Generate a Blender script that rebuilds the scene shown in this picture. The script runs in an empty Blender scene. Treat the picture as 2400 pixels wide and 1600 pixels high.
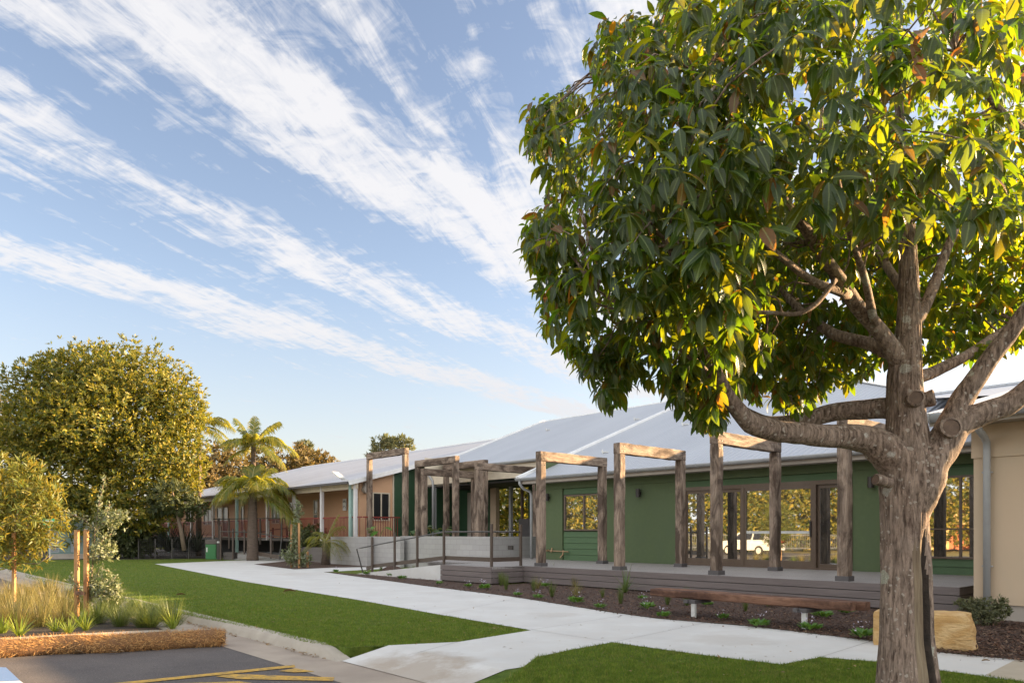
import bpy, math, random
import numpy as np
from mathutils import Vector, noise
random.seed(7); RNG = np.random.default_rng(7)
R = math.radians
SC = bpy.context.scene
COL = SC.collection
# ------------------------------------------------------------------ camera model and site frame
F, H, CX, EYE = 1730.0, 1248.0, 1200.0, 1.45
def G(px, py, z=0.0):                       # a point of the level ground seen at photo pixel (px, py)
    Y = F*(EYE-z)/(py-H)
    return ((px-CX)*Y/F, Y, z)
def T(px, py, Y):                           # a point at a given distance
    return ((px-CX)*Y/F, Y, EYE+(H-py)*Y/F)
U = (-.6673, .7448); V = (.7448, .6673); O = (7.83, 12.9)   # facade direction, depth direction, deck corner
RZ = math.atan2(-.7448, .6673)
def BW(a, b, z=0.0):
    return (O[0]+a*U[0]+b*V[0], O[1]+a*U[1]+b*V[1], z)
def AB(x, y):
    dx, dy = x-O[0], y-O[1]
    return (dx*U[0]+dy*U[1], dx*V[0]+dy*V[1])
def A_(px, b):                              # distance along the facade of photo column px on the plane b
    k = (px-CX)/F
    return (k*(O[1]+b*V[1])-(O[0]+b*V[0]))/(U[0]-k*U[1])
def Z_(px, py, b):
    a = A_(px, b); y = BW(a, b)[1]
    return EYE+(H-py)*y/F
# ------------------------------------------------------------------ mesh helpers
class MB:
    """collects shapes; org=(a0,b0,z0) takes building coordinates (a,b,z), otherwise world minus loc"""
    def __init__(s, org=None, loc=(0, 0, 0)):
        s.v, s.f, s.m, s.org, s.loc = [], [], [], org, loc
    def P(s, p):
        if s.org is not None: return (-(p[0]-s.org[0]), p[1]-s.org[1], p[2]-s.org[2])
        return (p[0]-s.loc[0], p[1]-s.loc[1], p[2]-s.loc[2])
    def add(s, vs, fs, mi=0):
        n = len(s.v)
        s.v += [s.P(p) for p in vs]
        for f in fs:
            f = [n+i for i in f]
            s.f.append(f[::-1] if s.org is not None else f); s.m.append(mi)
    def box(s, x0, x1, y0, y1, z0, z1, mi=0):
        x0, x1 = min(x0, x1), max(x0, x1); y0, y1 = min(y0, y1), max(y0, y1)
        vs = [(x, y, z) for z in (z0, z1) for x, y in ((x0, y0), (x1, y0), (x1, y1), (x0, y1))]
        s.add(vs, [(3, 2, 1, 0), (4, 5, 6, 7), (0, 1, 5, 4), (1, 2, 6, 5), (2, 3, 7, 6), (3, 0, 4, 7)], mi)
    def obox(s, p0, p1, w, h, mi=0, up=(0, 0, 1)):
        """bar of section w (sideways) x h (along up) between two points"""
        a, b = Vector(p0), Vector(p1); d = (b-a).normalized(); u = Vector(up)
        if abs(d.dot(u)) > .95: u = Vector((1, 0, 0))
        sd = d.cross(u).normalized()*(w/2); u = sd.cross(d).normalized()*(h/2)
        vs = [q+i*sd+j*u for q in (a, b) for i, j in ((-1, -1), (1, -1), (1, 1), (-1, 1))]
        s.add([tuple(q) for q in vs], [(0, 1, 2, 3), (7, 6, 5, 4), (0, 4, 5, 1), (1, 5, 6, 2), (2, 6, 7, 3), (3, 7, 4, 0)], mi)
    def prism(s, poly, z0, z1, mi=0, bottom=False):
        n = len(poly)
        ar = sum(poly[i][0]*poly[(i+1) % n][1]-poly[(i+1) % n][0]*poly[i][1] for i in range(n))
        if ar < 0: poly = poly[::-1]
        vs = [(p[0], p[1], z0) for p in poly]+[(p[0], p[1], z1) for p in poly]
        fs = [tuple(range(n, 2*n))]+[(i, (i+1) % n, n+(i+1) % n, n+i) for i in range(n)]
        if bottom: fs.append(tuple(range(n-1, -1, -1)))
        s.add(vs, fs, mi)
    def tube(s, pts, rad, n=8, cap=True, mi=0, jit=0.0):
        pts = [Vector(p) for p in pts]; N = len(pts)
        if not hasattr(rad, '__len__'): rad = [rad]*N
        vs, fs = [], []; ref = None
        for i, p in enumerate(pts):
            d = (pts[min(i+1, N-1)]-pts[max(i-1, 0)]).normalized()
            if ref is None: ref = Vector((1, 0, 0)) if abs(d.x) < .8 else Vector((0, 1, 0))
            e1 = (ref-d*ref.dot(d)).normalized(); ref = e1; e2 = d.cross(e1)
            for k in range(n):
                t = 2*math.pi*k/n
                q = e1*math.cos(t)+e2*math.sin(t)
                r = rad[i]
                if jit: r *= 1+jit*noise.noise((p+q*rad[i])*9)
                vs.append(tuple(p+q*r))
        for i in range(N-1):
            for k in range(n):
                fs.append((i*n+k, i*n+(k+1) % n, (i+1)*n+(k+1) % n, (i+1)*n+k))
        if cap: fs += [tuple(range(n-1, -1, -1)), tuple(range((N-1)*n, N*n))]
        s.add(vs, fs, mi)
    def build(s, name, mats, parent=None, smooth=False, bevel=0):
        me = bpy.data.meshes.new(name); me.from_pydata(s.v, [], s.f)
        if not isinstance(mats, (list, tuple)): mats = [mats]
        for m in mats: me.materials.append(m)
        if len(mats) > 1: me.polygons.foreach_set('material_index', s.m)
        if smooth: me.polygons.foreach_set('use_smooth', [True]*len(me.polygons))
        me.validate(); me.update()
        o = bpy.data.objects.new(name, me); COL.objects.link(o)
        if parent is not None: o.parent = parent
        elif s.org is not None: o.location = BW(*s.org); o.rotation_euler = (0, 0, RZ)
        else: o.location = s.loc
        if bevel:
            md = o.modifiers.new('bevel', 'BEVEL'); md.width = bevel; md.segments = 2; md.limit_method = 'ANGLE'
        return o
def npmesh(name, verts, faces, mats, parent=None, loc=None, smooth=False, midx=None, uv=None):
    me = bpy.data.meshes.new(name); nv, (nf, k) = len(verts), faces.shape
    me.vertices.add(nv); me.vertices.foreach_set('co', np.ascontiguousarray(verts, dtype=np.float32).ravel())
    me.loops.add(nf*k); me.loops.foreach_set('vertex_index', np.ascontiguousarray(faces, dtype=np.int32).ravel())
    me.polygons.add(nf); me.polygons.foreach_set('loop_start', np.arange(0, nf*k, k, dtype=np.int32))
    if not isinstance(mats, (list, tuple)): mats = [mats]
    for m in mats: me.materials.append(m)
    if midx is not None: me.polygons.foreach_set('material_index', np.asarray(midx, dtype=np.int32))
    if smooth: me.polygons.foreach_set('use_smooth', np.ones(nf, dtype=bool))
    if uv is not None:
        ul = me.uv_layers.new(name='leaf'); ul.data.foreach_set('uv', np.ascontiguousarray(uv[faces.ravel()], dtype=np.float32).ravel())
    me.update(calc_edges=True)
    o = bpy.data.objects.new(name, me); COL.objects.link(o)
    if parent is not None: o.parent = parent
    elif loc is not None: o.location = loc
    return o
def tag(o, label=None, cat=None, group=None, kind=None):
    if label: o['label'] = label
    if cat: o['category'] = cat
    if group: o['group'] = group
    if kind: o['kind'] = kind
    return o
def thing(name, label, cat, loc=(0, 0, 0), rz=0.0, group=None):
    o = bpy.data.objects.new(name, None); COL.objects.link(o); o.empty_display_size = .2
    o.location = loc; o.rotation_euler = (0, 0, rz)
    return tag(o, label, cat, group)
def bthing(name, label, cat, org, group=None):
    return thing(name, label, cat, BW(*org), RZ, group)
KIDS = {}
def dup(o, loc, rz=0.0, label=None, sc=1.0, parent=None):
    c = o.copy(); COL.objects.link(c)
    if parent is None:
        c.location = loc; c.rotation_euler = (0, 0, rz); c.scale = (sc, sc, sc)
        if label: c['label'] = label
    else: c.parent = parent
    for ch in [x for x in o.children]: dup(ch, None, parent=c)
    return c
# ------------------------------------------------------------------ materials
def nodes(name):
    m = bpy.data.materials.new(name); m.use_nodes = True
    nt = m.node_tree; return m, nt, nt.nodes['Principled BSDF'], nt.nodes.new, nt.links.new
def mapping(nt, scale=(1, 1, 1), coord='Object'):
    tc = nt.nodes.new('ShaderNodeTexCoord'); mp = nt.nodes.new('ShaderNodeMapping')
    mp.inputs['Scale'].default_value = scale; nt.links.new(tc.outputs[coord], mp.inputs[0]); return mp.outputs[0]
def nz(nt, vec, scale, detail=4, rough=.55, dist=0):
    n = nt.nodes.new('ShaderNodeTexNoise'); n.inputs['Scale'].default_value = scale; n.inputs['Detail'].default_value = detail
    n.inputs['Roughness'].default_value = rough; n.inputs['Distortion'].default_value = dist; nt.links.new(vec, n.inputs['Vector']); return n.outputs[0]
def ramp(nt, fac, stops):
    r = nt.nodes.new('ShaderNodeValToRGB'); e = r.color_ramp.elements
    while len(e) < len(stops): e.new(.5)
    for i, (p, c) in enumerate(stops):
        e[i].position = p; e[i].color = (c, c, c, 1) if not hasattr(c, '__len__') else (*c, 1)
    nt.links.new(fac, r.inputs[0]); return r.outputs[0]
def mixc(nt, fac, a, b, mode='MIX'):
    m = nt.nodes.new('ShaderNodeMix'); m.data_type = 'RGBA'; m.blend_type = mode
    for sock, val in ((m.inputs[0], fac), (m.inputs[6], a), (m.inputs[7], b)):
        if hasattr(val, 'is_linked'): nt.links.new(val, sock)
        elif hasattr(val, '__len__'): sock.default_value = (*val, 1)
        else: sock.default_value = val
    return m.outputs[2]
def mth(nt, op, a, b=None, clamp=False):
    m = nt.nodes.new('ShaderNodeMath'); m.operation = op; m.use_clamp = clamp
    for i, val in enumerate((a, b)):
        if val is None: continue
        if hasattr(val, 'is_linked'): nt.links.new(val, m.inputs[i])
        else: m.inputs[i].default_value = val
    return m.outputs[0]
def bump(nt, bs, h, strength, dist=.01):
    b = nt.nodes.new('ShaderNodeBump'); b.inputs['Strength'].default_value = strength; b.inputs['Distance'].default_value = dist
    nt.links.new(h, b.inputs['Height']); nt.links.new(b.outputs[0], bs.inputs['Normal'])
def pm(name, c1, c2=None, scale=4, rough=.7, bmp=.15, bscale=60, stretch=(1, 1, 1), metal=0, dist=.01, spec=.5, big=None, coord='Object'):
    m, nt, bs, new, link = nodes(name)
    v = mapping(nt, stretch, coord)
    c2 = c2 or tuple(x*.82 for x in c1)
    col = mixc(nt, ramp(nt, nz(nt, v, scale, 6, .6), [(.3, 0), (.7, 1)]), c1, c2)
    if big: col = mixc(nt, ramp(nt, nz(nt, v, big[0], 4, .6, 1.0), [(.45, 0), (.72, 1)]), col, big[1])
    link(col, bs.inputs['Base Color']); bs.inputs['Roughness'].default_value = rough; bs.inputs['Metallic'].default_value = metal
    bs.inputs['Specular IOR Level'].default_value = spec
    if bmp: bump(nt, bs, nz(nt, v, bscale, 5, .65), bmp, dist)
    return m
def timber(name, axis, c_dark=(.05, .033, .025), c_mid=(.165, .112, .080), c_lite=(.40, .315, .25)):
    """weathered hardwood: grain along one local axis, checks and stains"""
    m, nt, bs, new, link = nodes(name)
    st = [14, 14, 14]; st[axis] = 1.0
    ri = nt.nodes.new('ShaderNodeObjectInfo')
    tc = nt.nodes.new('ShaderNodeTexCoord'); mp = nt.nodes.new('ShaderNodeMapping'); mp.inputs['Scale'].default_value = st
    add = nt.nodes.new('ShaderNodeVectorMath'); add.operation = 'ADD'
    link(tc.outputs['Object'], add.inputs[0]); sc = nt.nodes.new('ShaderNodeVectorMath'); sc.operation = 'SCALE'; sc.inputs[0].default_value = (7, 5, 9)
    link(ri.outputs['Random'], sc.inputs['Scale']); link(sc.outputs[0], add.inputs[1]); link(add.outputs[0], mp.inputs[0])
    g = nz(nt, mp.outputs[0], 1.6, 8, .7, .6); g2 = nz(nt, mp.outputs[0], 6, 6, .7, .3)
    st2 = nt.nodes.new('ShaderNodeMapping'); s2 = [3, 3, 3]; s2[axis] = 1.1; st2.inputs['Scale'].default_value = s2; link(add.outputs[0], st2.inputs[0])
    big = nz(nt, st2.outputs[0], 1.0, 5, .65, .8)
    col = mixc(nt, ramp(nt, g, [(.32, 0), (.66, 1)]), c_mid, c_lite)
    col = mixc(nt, ramp(nt, big, [(.42, 0), (.60, .85)]), col, c_dark)
    col = mixc(nt, ramp(nt, g2, [(.24, 1), (.44, 0)]), col, (.022, .014, .010))
    link(col, bs.inputs['Base Color']); bs.inputs['Roughness'].default_value = .85; bs.inputs['Specular IOR Level'].default_value = .25
    bump(nt, bs, mth(nt, 'ADD', g, mth(nt, 'MULTIPLY', g2, .6)), .9, .02)
    return m
def leafm(name, cols, trans, fac=.35, rough=.42, rib=False, spec=.5, bright=.25):
    """leaf: colours picked per leaf, light passes through"""
    m, nt, bs, new, link = nodes(name)
    ge = new('ShaderNodeNewGeometry')
    n = len(cols); cr = ramp(nt, ge.outputs['Random Per Island'], [(i/max(1, n-1), c) for i, c in enumerate(cols)])
    tr = ramp(nt, ge.outputs['Random Per Island'], [(i/max(1, len(trans)-1), c) for i, c in enumerate(trans)])
    if rib:
        uv = new('ShaderNodeUVMap'); sx = new('ShaderNodeSeparateXYZ'); link(uv.outputs[0], sx.inputs[0])
        ay = mth(nt, 'ABSOLUTE', sx.outputs[1])
        midr = mth(nt, 'SUBTRACT', 1, mth(nt, 'MULTIPLY', ay, 12), True)
        wv = mth(nt, 'SINE', mth(nt, 'MULTIPLY', mth(nt, 'SUBTRACT', sx.outputs[0], mth(nt, 'MULTIPLY', ay, .18)), 75))
        cr = mixc(nt, mth(nt, 'MULTIPLY', midr, .6), cr, (.22, .27, .09))
        bump(nt, bs, mth(nt, 'ADD', mth(nt, 'MULTIPLY', wv, .25), midr), .35, .004)
    link(cr, bs.inputs['Base Color']); bs.inputs['Roughness'].default_value = rough; bs.inputs['Specular IOR Level'].default_value = spec
    t = new('ShaderNodeBsdfTranslucent'); link(tr, t.inputs[0]); mx = new('ShaderNodeMixShader'); mx.inputs[0].default_value = fac
    link(bs.outputs[0], mx.inputs[1]); link(t.outputs[0], mx.inputs[2]); link(mx.outputs[0], nt.nodes['Material Output'].inputs[0])
    return m
M = {}
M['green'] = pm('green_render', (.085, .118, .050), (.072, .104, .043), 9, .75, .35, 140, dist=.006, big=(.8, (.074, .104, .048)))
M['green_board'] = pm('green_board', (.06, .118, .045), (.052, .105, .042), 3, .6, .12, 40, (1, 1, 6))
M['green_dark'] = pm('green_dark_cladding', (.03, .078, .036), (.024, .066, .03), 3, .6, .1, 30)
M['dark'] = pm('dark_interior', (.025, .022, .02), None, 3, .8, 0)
M['salmon'] = pm('salmon_wall', (.64, .39, .235), (.6, .36, .215), 2, .75, .1, 30)
M['cream'] = pm('cream_sheet', (.52, .40, .285), (.50, .38, .265), 1.2, .75, .06, 80, big=(.5, (.46, .37, .265)))
M['cream_trim'] = pm('cream_trim', (.66, .57, .44), None, 2, .6, .05)
M['white_post'] = pm('white_painted_post', (.70, .68, .68), (.62, .6, .6), 5, .5, .08)
M['teal'] = pm('pale_green_post', (.30, .45, .41), (.26, .39, .35), 4, .5, .1)
M['gutter'] = pm('grey_gutter', (.36, .365, .37), (.32, .325, .33), 6, .38, .03, spec=.5)
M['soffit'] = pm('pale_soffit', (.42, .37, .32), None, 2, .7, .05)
M['brown'] = pm('brown_frame', (.12, .082, .058), None, 6, .38, .03, spec=.5)
M['bronze'] = pm('bronze_rail', (.085, .06, .045), (.065, .046, .036), 8, .45, .05)
M['deck'] = None
M['fascia'] = pm('grey_brown_board', (.150, .122, .118), (.118, .096, .094), 3, .65, .25, 30, (1, 1, 14), big=(.7, (.165, .136, .13)))
M['red'] = pm('red_painted_rail', (.24, .042, .032), None, 4, .5, .05)
M['conc'] = pm('concrete_path', (.60, .595, .585), (.50, .49, .48), 1.1, .8, .35, 140, dist=.005, big=(2.6, (.54, .52, .50)), coord='Object')
def stain(m, pts, colr):
    nt = m.node_tree; bs = nt.nodes['Principled BSDF']; src = bs.inputs['Base Color'].links[0].from_socket; ge = nt.nodes.new('ShaderNodeNewGeometry')
    nv = nz(nt, ge.outputs['Position'], 2.2, 6, .7)
    for (x, y, r, f) in pts:
        d = nt.nodes.new('ShaderNodeVectorMath'); d.operation = 'DISTANCE'; nt.links.new(ge.outputs['Position'], d.inputs[0]); d.inputs[1].default_value = (x, y, 0)
        msk = ramp(nt, mth(nt, 'SUBTRACT', mth(nt, 'ADD', nv, .12), mth(nt, 'MULTIPLY', d.outputs['Value'], .5/r)), [(.05, 0), (.35, f)])
        src = mixc(nt, msk, src, colr)
    nt.links.new(src, bs.inputs['Base Color'])
stain(M['conc'], [(*G(960, 1560, -.03)[:2], .75, .75), (*G(880, 1540, 0)[:2], .5, .5), (*G(1075, 1585, -.03)[:2], .5, .5), (*G(1300, 1440, 0)[:2], .5, .2), (*G(1700, 1500, 0)[:2], .6, .2), (*G(700, 1345, 0)[:2], 1.0, .2)], (.33, .27, .21))
M['kerb'] = pm('kerb_concrete', (.43, .385, .325), (.34, .30, .25), 2.5, .85, .5, 90, dist=.006, big=(.7, (.30, .265, .22)))
M['joint'] = pm('joint_line', (.36, .345, .33), None, 3, .9, 0)
M['tan'] = pm('tan_concrete', (.42, .36, .28), (.36, .31, .24), 3, .85, .3, 120)
M['channel'] = pm('channel_concrete', (.40, .335, .27), (.30, .25, .205), 1.4, .85, .4, 90, big=(.6, (.25, .20, .165)))
M['yellow'] = pm('yellow_paint', (.60, .35, .04), (.42, .25, .05), 30, .8, .4, 90, big=(14, (.16, .125, .07)))
M['bluep'] = pm('blue_paint', (.10, .18, .36), (.14, .22, .38), 25, .7, .2, 120)
M['whitep'] = pm('white_paint', (.65, .65, .66), None, 20, .7, .2, 120)
M['mulch'] = pm('bark_mulch', (.095, .056, .041), (.045, .027, .022), 26, .95, 1.0, 45, dist=.03, big=(.9, (.085, .05, .034)))
M['chip'] = leafm('mulch_chip', [(.025, .015, .012), (.08, .044, .032), (.12, .066, .046), (.19, .11, .075), (.055, .031, .024), (.27, .19, .13)], [(.02, .01, .01), (.03, .02, .01)], .02, .9, spec=.2)
M['soil'] = pm('dark_soil', (.05, .036, .027), (.03, .022, .018), 8, .95, .6, 30, dist=.02)
M['sand'] = pm('sandstone', (.66, .42, .175), (.46, .26, .09), 3.5, .9, 1.0, 14, (1, 1, 2.6), dist=.05, big=(2.6, (.70, .50, .26)))
M['timz'] = timber('weathered_post', 2); M['timx'] = timber('weathered_beam_along', 0); M['timy'] = timber('weathered_beam_across', 1)
M['bench'] = timber('bench_timber', 0, (.06, .03, .022), (.17, .085, .055), (.27, .15, .10))
M['stake'] = timber('hardwood_stake', 2, (.22, .10, .04), (.42, .22, .09), (.55, .32, .15))
M['shoe'] = pm('dark_post_shoe', (.09, .082, .085), None, 5, .55, .1)
M['galv'] = pm('galvanised_steel', (.62, .62, .60), (.5, .5, .49), 18, .5, .1, 60)
M['steel'] = pm('dark_steel', (.07, .065, .06), None, 8, .4, .05)
M['lamp'] = pm('dark_lamp', (.035, .028, .026), None, 8, .45, .05)
M['brass'] = pm('brass_tap', (.45, .28, .15), (.3, .2, .12), 20, .4, .1, metal=.6)
M['cabinet'] = pm('pale_green_cabinet', (.20, .285, .265), (.18, .255, .235), 2, .55, .06)
M['cabinet2'] = pm('silvery_cabinet', (.36, .40, .42), None, 2, .55, .06)
M['pillar'] = pm('green_pillar', (.045, .19, .07), (.04, .165, .06), 3, .5, .05)
M['pillartop'] = pm('brown_cap', (.12, .10, .09), None, 3, .6, .05)
M['bollard'] = pm('dark_bollard', (.055, .045, .04), None, 4, .5, .05)
M['sleeper'] = pm('grey_sleeper', (.16, .14, .13), (.13, .115, .105), 4, .8, .3, 30, (1, 1, 8))
M['sgreen'] = pm('bright_green_sign', (.05, .55, .26), None, 3, .5, 0)
M['swhite'] = pm('white_sign', (.8, .8, .78), None, 3, .5, 0)
M['sink'] = pm('sign_ink', (.18, .17, .17), None, 3, .6, 0)
M['coir'] = leafm('coir_fibre', [(.40, .20, .075), (.54, .30, .12), (.64, .40, .17), (.44, .22, .08), (.30, .145, .055)], [(.4, .2, .06), (.5, .3, .1)], .12, .9, spec=.1)
M['coircore'] = pm('coir_core', (.22, .11, .045), (.14, .07, .03), 20, .95, .8, 40, dist=.02)
M['brownleaf'] = leafm('dead_leaf', [(.20, .12, .06), (.34, .22, .10), (.14, .09, .05), (.42, .30, .16)], [(.3, .18, .06), (.35, .2, .08)], .15, .8)
M['bark'] = pm('far_bark', (.24, .18, .13), (.15, .11, .08), 8, .9, .5, 25, (1, 1, .3), dist=.03)
M['palmbark'] = pm('palm_bark', (.15, .11, .085), (.07, .05, .038), 5, .9, .8, 10, (1, 1, 3), dist=.04)
M['carpaint'] = pm('white_car_paint', (.72, .72, .72), None, 3, .25, 0)
M['tyre'] = pm('tyre_rubber', (.02, .02, .02), None, 9, .8, .1)
M['redlamp'] = pm('red_tail_lamp', (.4, .02, .02), None, 9, .3, 0)
M['fencepaint'] = pm('fence_metal', (.13, .14, .16), None, 9, .5, 0)
M['fieldgrass'] = pm('dry_verge', (.26, .20, .075), (.16, .15, .05), 3, .95, .6, 40, dist=.03)
M['brick'] = pm('orange_door', (.45, .13, .05), None, 2, .6, .3, 8, (.1, .1, 14))
M['housewall'] = pm('yellow_weatherboard', (.62, .45, .22), None, 2, .7, .3, 5, (.1, .1, 8))
M['roofdark'] = pm('brown_tiles', (.18, .12, .09), None, 5, .7, .3, 10)
def patchy(m, sc, lo, hi, dry=None):
    nt = m.node_tree; bs = nt.nodes['Principled BSDF']; src = bs.inputs['Base Color'].links[0].from_socket; ge = nt.nodes.new('ShaderNodeNewGeometry')
    mp = nt.nodes.new('ShaderNodeMapping'); mp.inputs['Scale'].default_value = (sc, sc, sc); nt.links.new(ge.outputs['Position'], mp.inputs[0])
    nt.links.new(mixc(nt, 1.0, src, ramp(nt, nz(nt, mp.outputs[0], 1, 5, .75), [(.34, lo), (.66, hi)]), 'MULTIPLY'), bs.inputs['Base Color'])
    if dry:
        src = bs.inputs['Base Color'].links[0].from_socket; nt.links.new(mixc(nt, ramp(nt, nz(nt, mp.outputs[0], 1, 6, .75), [(.56, 0), (.72, .75)]), src, dry), bs.inputs['Base Color'])
def grassm(name, a, b, c):
    m, nt, bs, new, link = nodes(name)
    v = mapping(nt, (1, 1, 1)); 
    col = mixc(nt, ramp(nt, nz(nt, v, 1.1, 5, .65), [(.35, 0), (.65, 1)]), a, b)
    col = mixc(nt, ramp(nt, nz(nt, v, 35, 3, .7), [(.42, 0), (.7, .8)]), col, c)
    link(col, bs.inputs['Base Color']); bs.inputs['Roughness'].default_value = .9; bs.inputs['Specular IOR Level'].default_value = .15
    bump(nt, bs, nz(nt, v, 120, 4, .7), .8, .02); return m
M['lawn'] = grassm('mown_lawn', (.10, .16, .025), (.155, .185, .034), (.055, .10, .015))
M['blade'] = leafm('grass_blade', [(.075, .155, .014), (.12, .215, .023), (.18, .25, .036), (.09, .18, .018), (.145, .225, .028), (.30, .27, .09)], [(.14, .2, .02), (.2, .22, .03)], .25, .6, spec=.2)
patchy(M['blade'], 6, (.5, .56, .5), (1.45, 1.28, 1.2))
patchy(M['blade'], 1.4, (1, 1, 1), (1, 1, 1), (.22, .17, .07))
patchy(M['lawn'], 5, (.6, .62, .6), (1.3, 1.2, 1.1)); BLP = 1
def asphalt():
    m, nt, bs, new, link = nodes('asphalt'); v = mapping(nt)
    col = mixc(nt, ramp(nt, nz(nt, v, 1.2, 6, .65), [(.35, 0), (.7, 1)]), (.072, .062, .062), (.108, .093, .088))
    col = mixc(nt, ramp(nt, nz(nt, v, 60, 3, .7), [(.54, 0), (.70, 1)]), col, (.19, .165, .15))
    col = mixc(nt, ramp(nt, nz(nt, v, 75, 3, .7), [(.32, 1), (.44, 0)]), col, (.035, .03, .03))
    link(col, bs.inputs['Base Color']); bs.inputs['Roughness'].default_value = .85; bump(nt, bs, nz(nt, v, 150, 3, .7), .7, .008); return m
M['asphalt'] = asphalt()
def deckm():
    m, nt, bs, new, link = nodes('grey_deck_boards'); v = mapping(nt, (1, 1, 1))
    sx = new('ShaderNodeSeparateXYZ'); link(v, sx.inputs[0])
    fr = mth(nt, 'FRACT', mth(nt, 'MULTIPLY', sx.outputs[1], 1/.145)); gap = mth(nt, 'LESS_THAN', fr, .045)
    idx = mth(nt, 'FLOOR', mth(nt, 'MULTIPLY', sx.outputs[1], 1/.145)); wn = new('ShaderNodeTexWhiteNoise'); wn.noise_dimensions = '1D'; link(idx, wn.inputs['W'])
    g = nz(nt, mapping(nt, (1, 16, 1)), 3, 6, .7)
    col = mixc(nt, ramp(nt, g, [(.3, 0), (.7, 1)]), (.36, .33, .315), (.25, .23, .22))
    col = mixc(nt, mth(nt, 'MULTIPLY', wn.outputs[0], .35), col, (.22, .195, .185)); col = mixc(nt, gap, col, (.05, .045, .04))
    link(col, bs.inputs['Base Color']); bs.inputs['Roughness'].default_value = .6; bump(nt, bs, mth(nt, 'SUBTRACT', g, gap), .3, .006); return m
M['deck'] = deckm()
def roofm(name, period, c1, c2, rough=.42):
    m, nt, bs, new, link = nodes(name); v = mapping(nt)
    sx = new('ShaderNodeSeparateXYZ'); link(v, sx.inputs[0])
    w = mth(nt, 'SINE', mth(nt, 'MULTIPLY', sx.outputs[0], 2*math.pi/period))
    col = mixc(nt, ramp(nt, nz(nt, mapping(nt, (.5, .12, .12)), 1.5, 4, .6), [(.35, 0), (.7, 1)]), c1, c2)
    link(col, bs.inputs['Base Color']); bs.inputs['Roughness'].default_value = rough; bs.inputs['Metallic'].default_value = .15
    bump(nt, bs, w, .6, .02); return m
M['roof'] = roofm('pale_corrugated_roof', .19, (.44, .455, .49), (.39, .405, .44))
M['roofl'] = roofm('older_ribbed_roof', .3, (.50, .48, .49), (.41, .39, .395))
M['cap'] = pm('white_roof_capping', (.80, .80, .80), None, 3, .45, 0)
def glassm(name, tint, refl, rough=.015):
    m, nt, bs, new, link = nodes(name)
    bs.inputs['Base Color'].default_value = (*tint, 1); bs.inputs['Roughness'].default_value = .3
    g = new('ShaderNodeBsdfGlossy'); g.inputs[0].default_value = (.9, .9, .88, 1); g.inputs[1].default_value = rough
    v = mapping(nt); bb = new('ShaderNodeBump'); bb.inputs['Strength'].default_value = .02; bb.inputs['Distance'].default_value = .02
    link(nz(nt, v, 1.5, 2), bb.inputs['Height']); link(bb.outputs[0], g.inputs['Normal'])
    mx = new('ShaderNodeMixShader'); mx.inputs[0].default_value = refl
    link(bs.outputs[0], mx.inputs[1]); link(g.outputs[0], mx.inputs[2]); link(mx.outputs[0], nt.nodes['Material Output'].inputs[0]); return m
M['glass'] = glassm('reflective_glass', (.03, .028, .026), .52)
M['glassd'] = glassm('dark_glass', (.02, .02, .022), .07)
def blockm():
    m, nt, bs, new, link = nodes('grey_blockwork'); v = mapping(nt)
    sx = new('ShaderNodeSeparateXYZ'); link(v, sx.inputs[0])
    hz = mth(nt, 'ADD', sx.outputs[0], sx.outputs[1]); cv = new('ShaderNodeCombineXYZ'); link(hz, cv.inputs[0]); link(sx.outputs[2], cv.inputs[1])
    bt = new('ShaderNodeTexBrick'); link(cv.outputs[0], bt.inputs['Vector']); bt.inputs['Scale'].default_value = 1
    bt.inputs['Brick Width'].default_value = .4; bt.inputs['Row Height'].default_value = .2; bt.inputs['Mortar Size'].default_value = .006
    bt.inputs['Color1'].default_value = (.40, .385, .375, 1); bt.inputs['Color2'].default_value = (.35, .338, .33, 1); bt.inputs['Mortar'].default_value = (.27, .26, .25, 1)
    col = mixc(nt, ramp(nt, nz(nt, v, 60, 3, .7), [(.4, 0), (.75, .5)]), bt.outputs['Color'], (.25, .24, .235))
    link(col, bs.inputs['Base Color']); bs.inputs['Roughness'].default_value = .9; bump(nt, bs, mth(nt, 'ADD', nz(nt, v, 90, 3, .7), mth(nt, 'MULTIPLY', bt.outputs['Fac'], -1)), .4, .006); return m
M['block'] = blockm()
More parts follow.
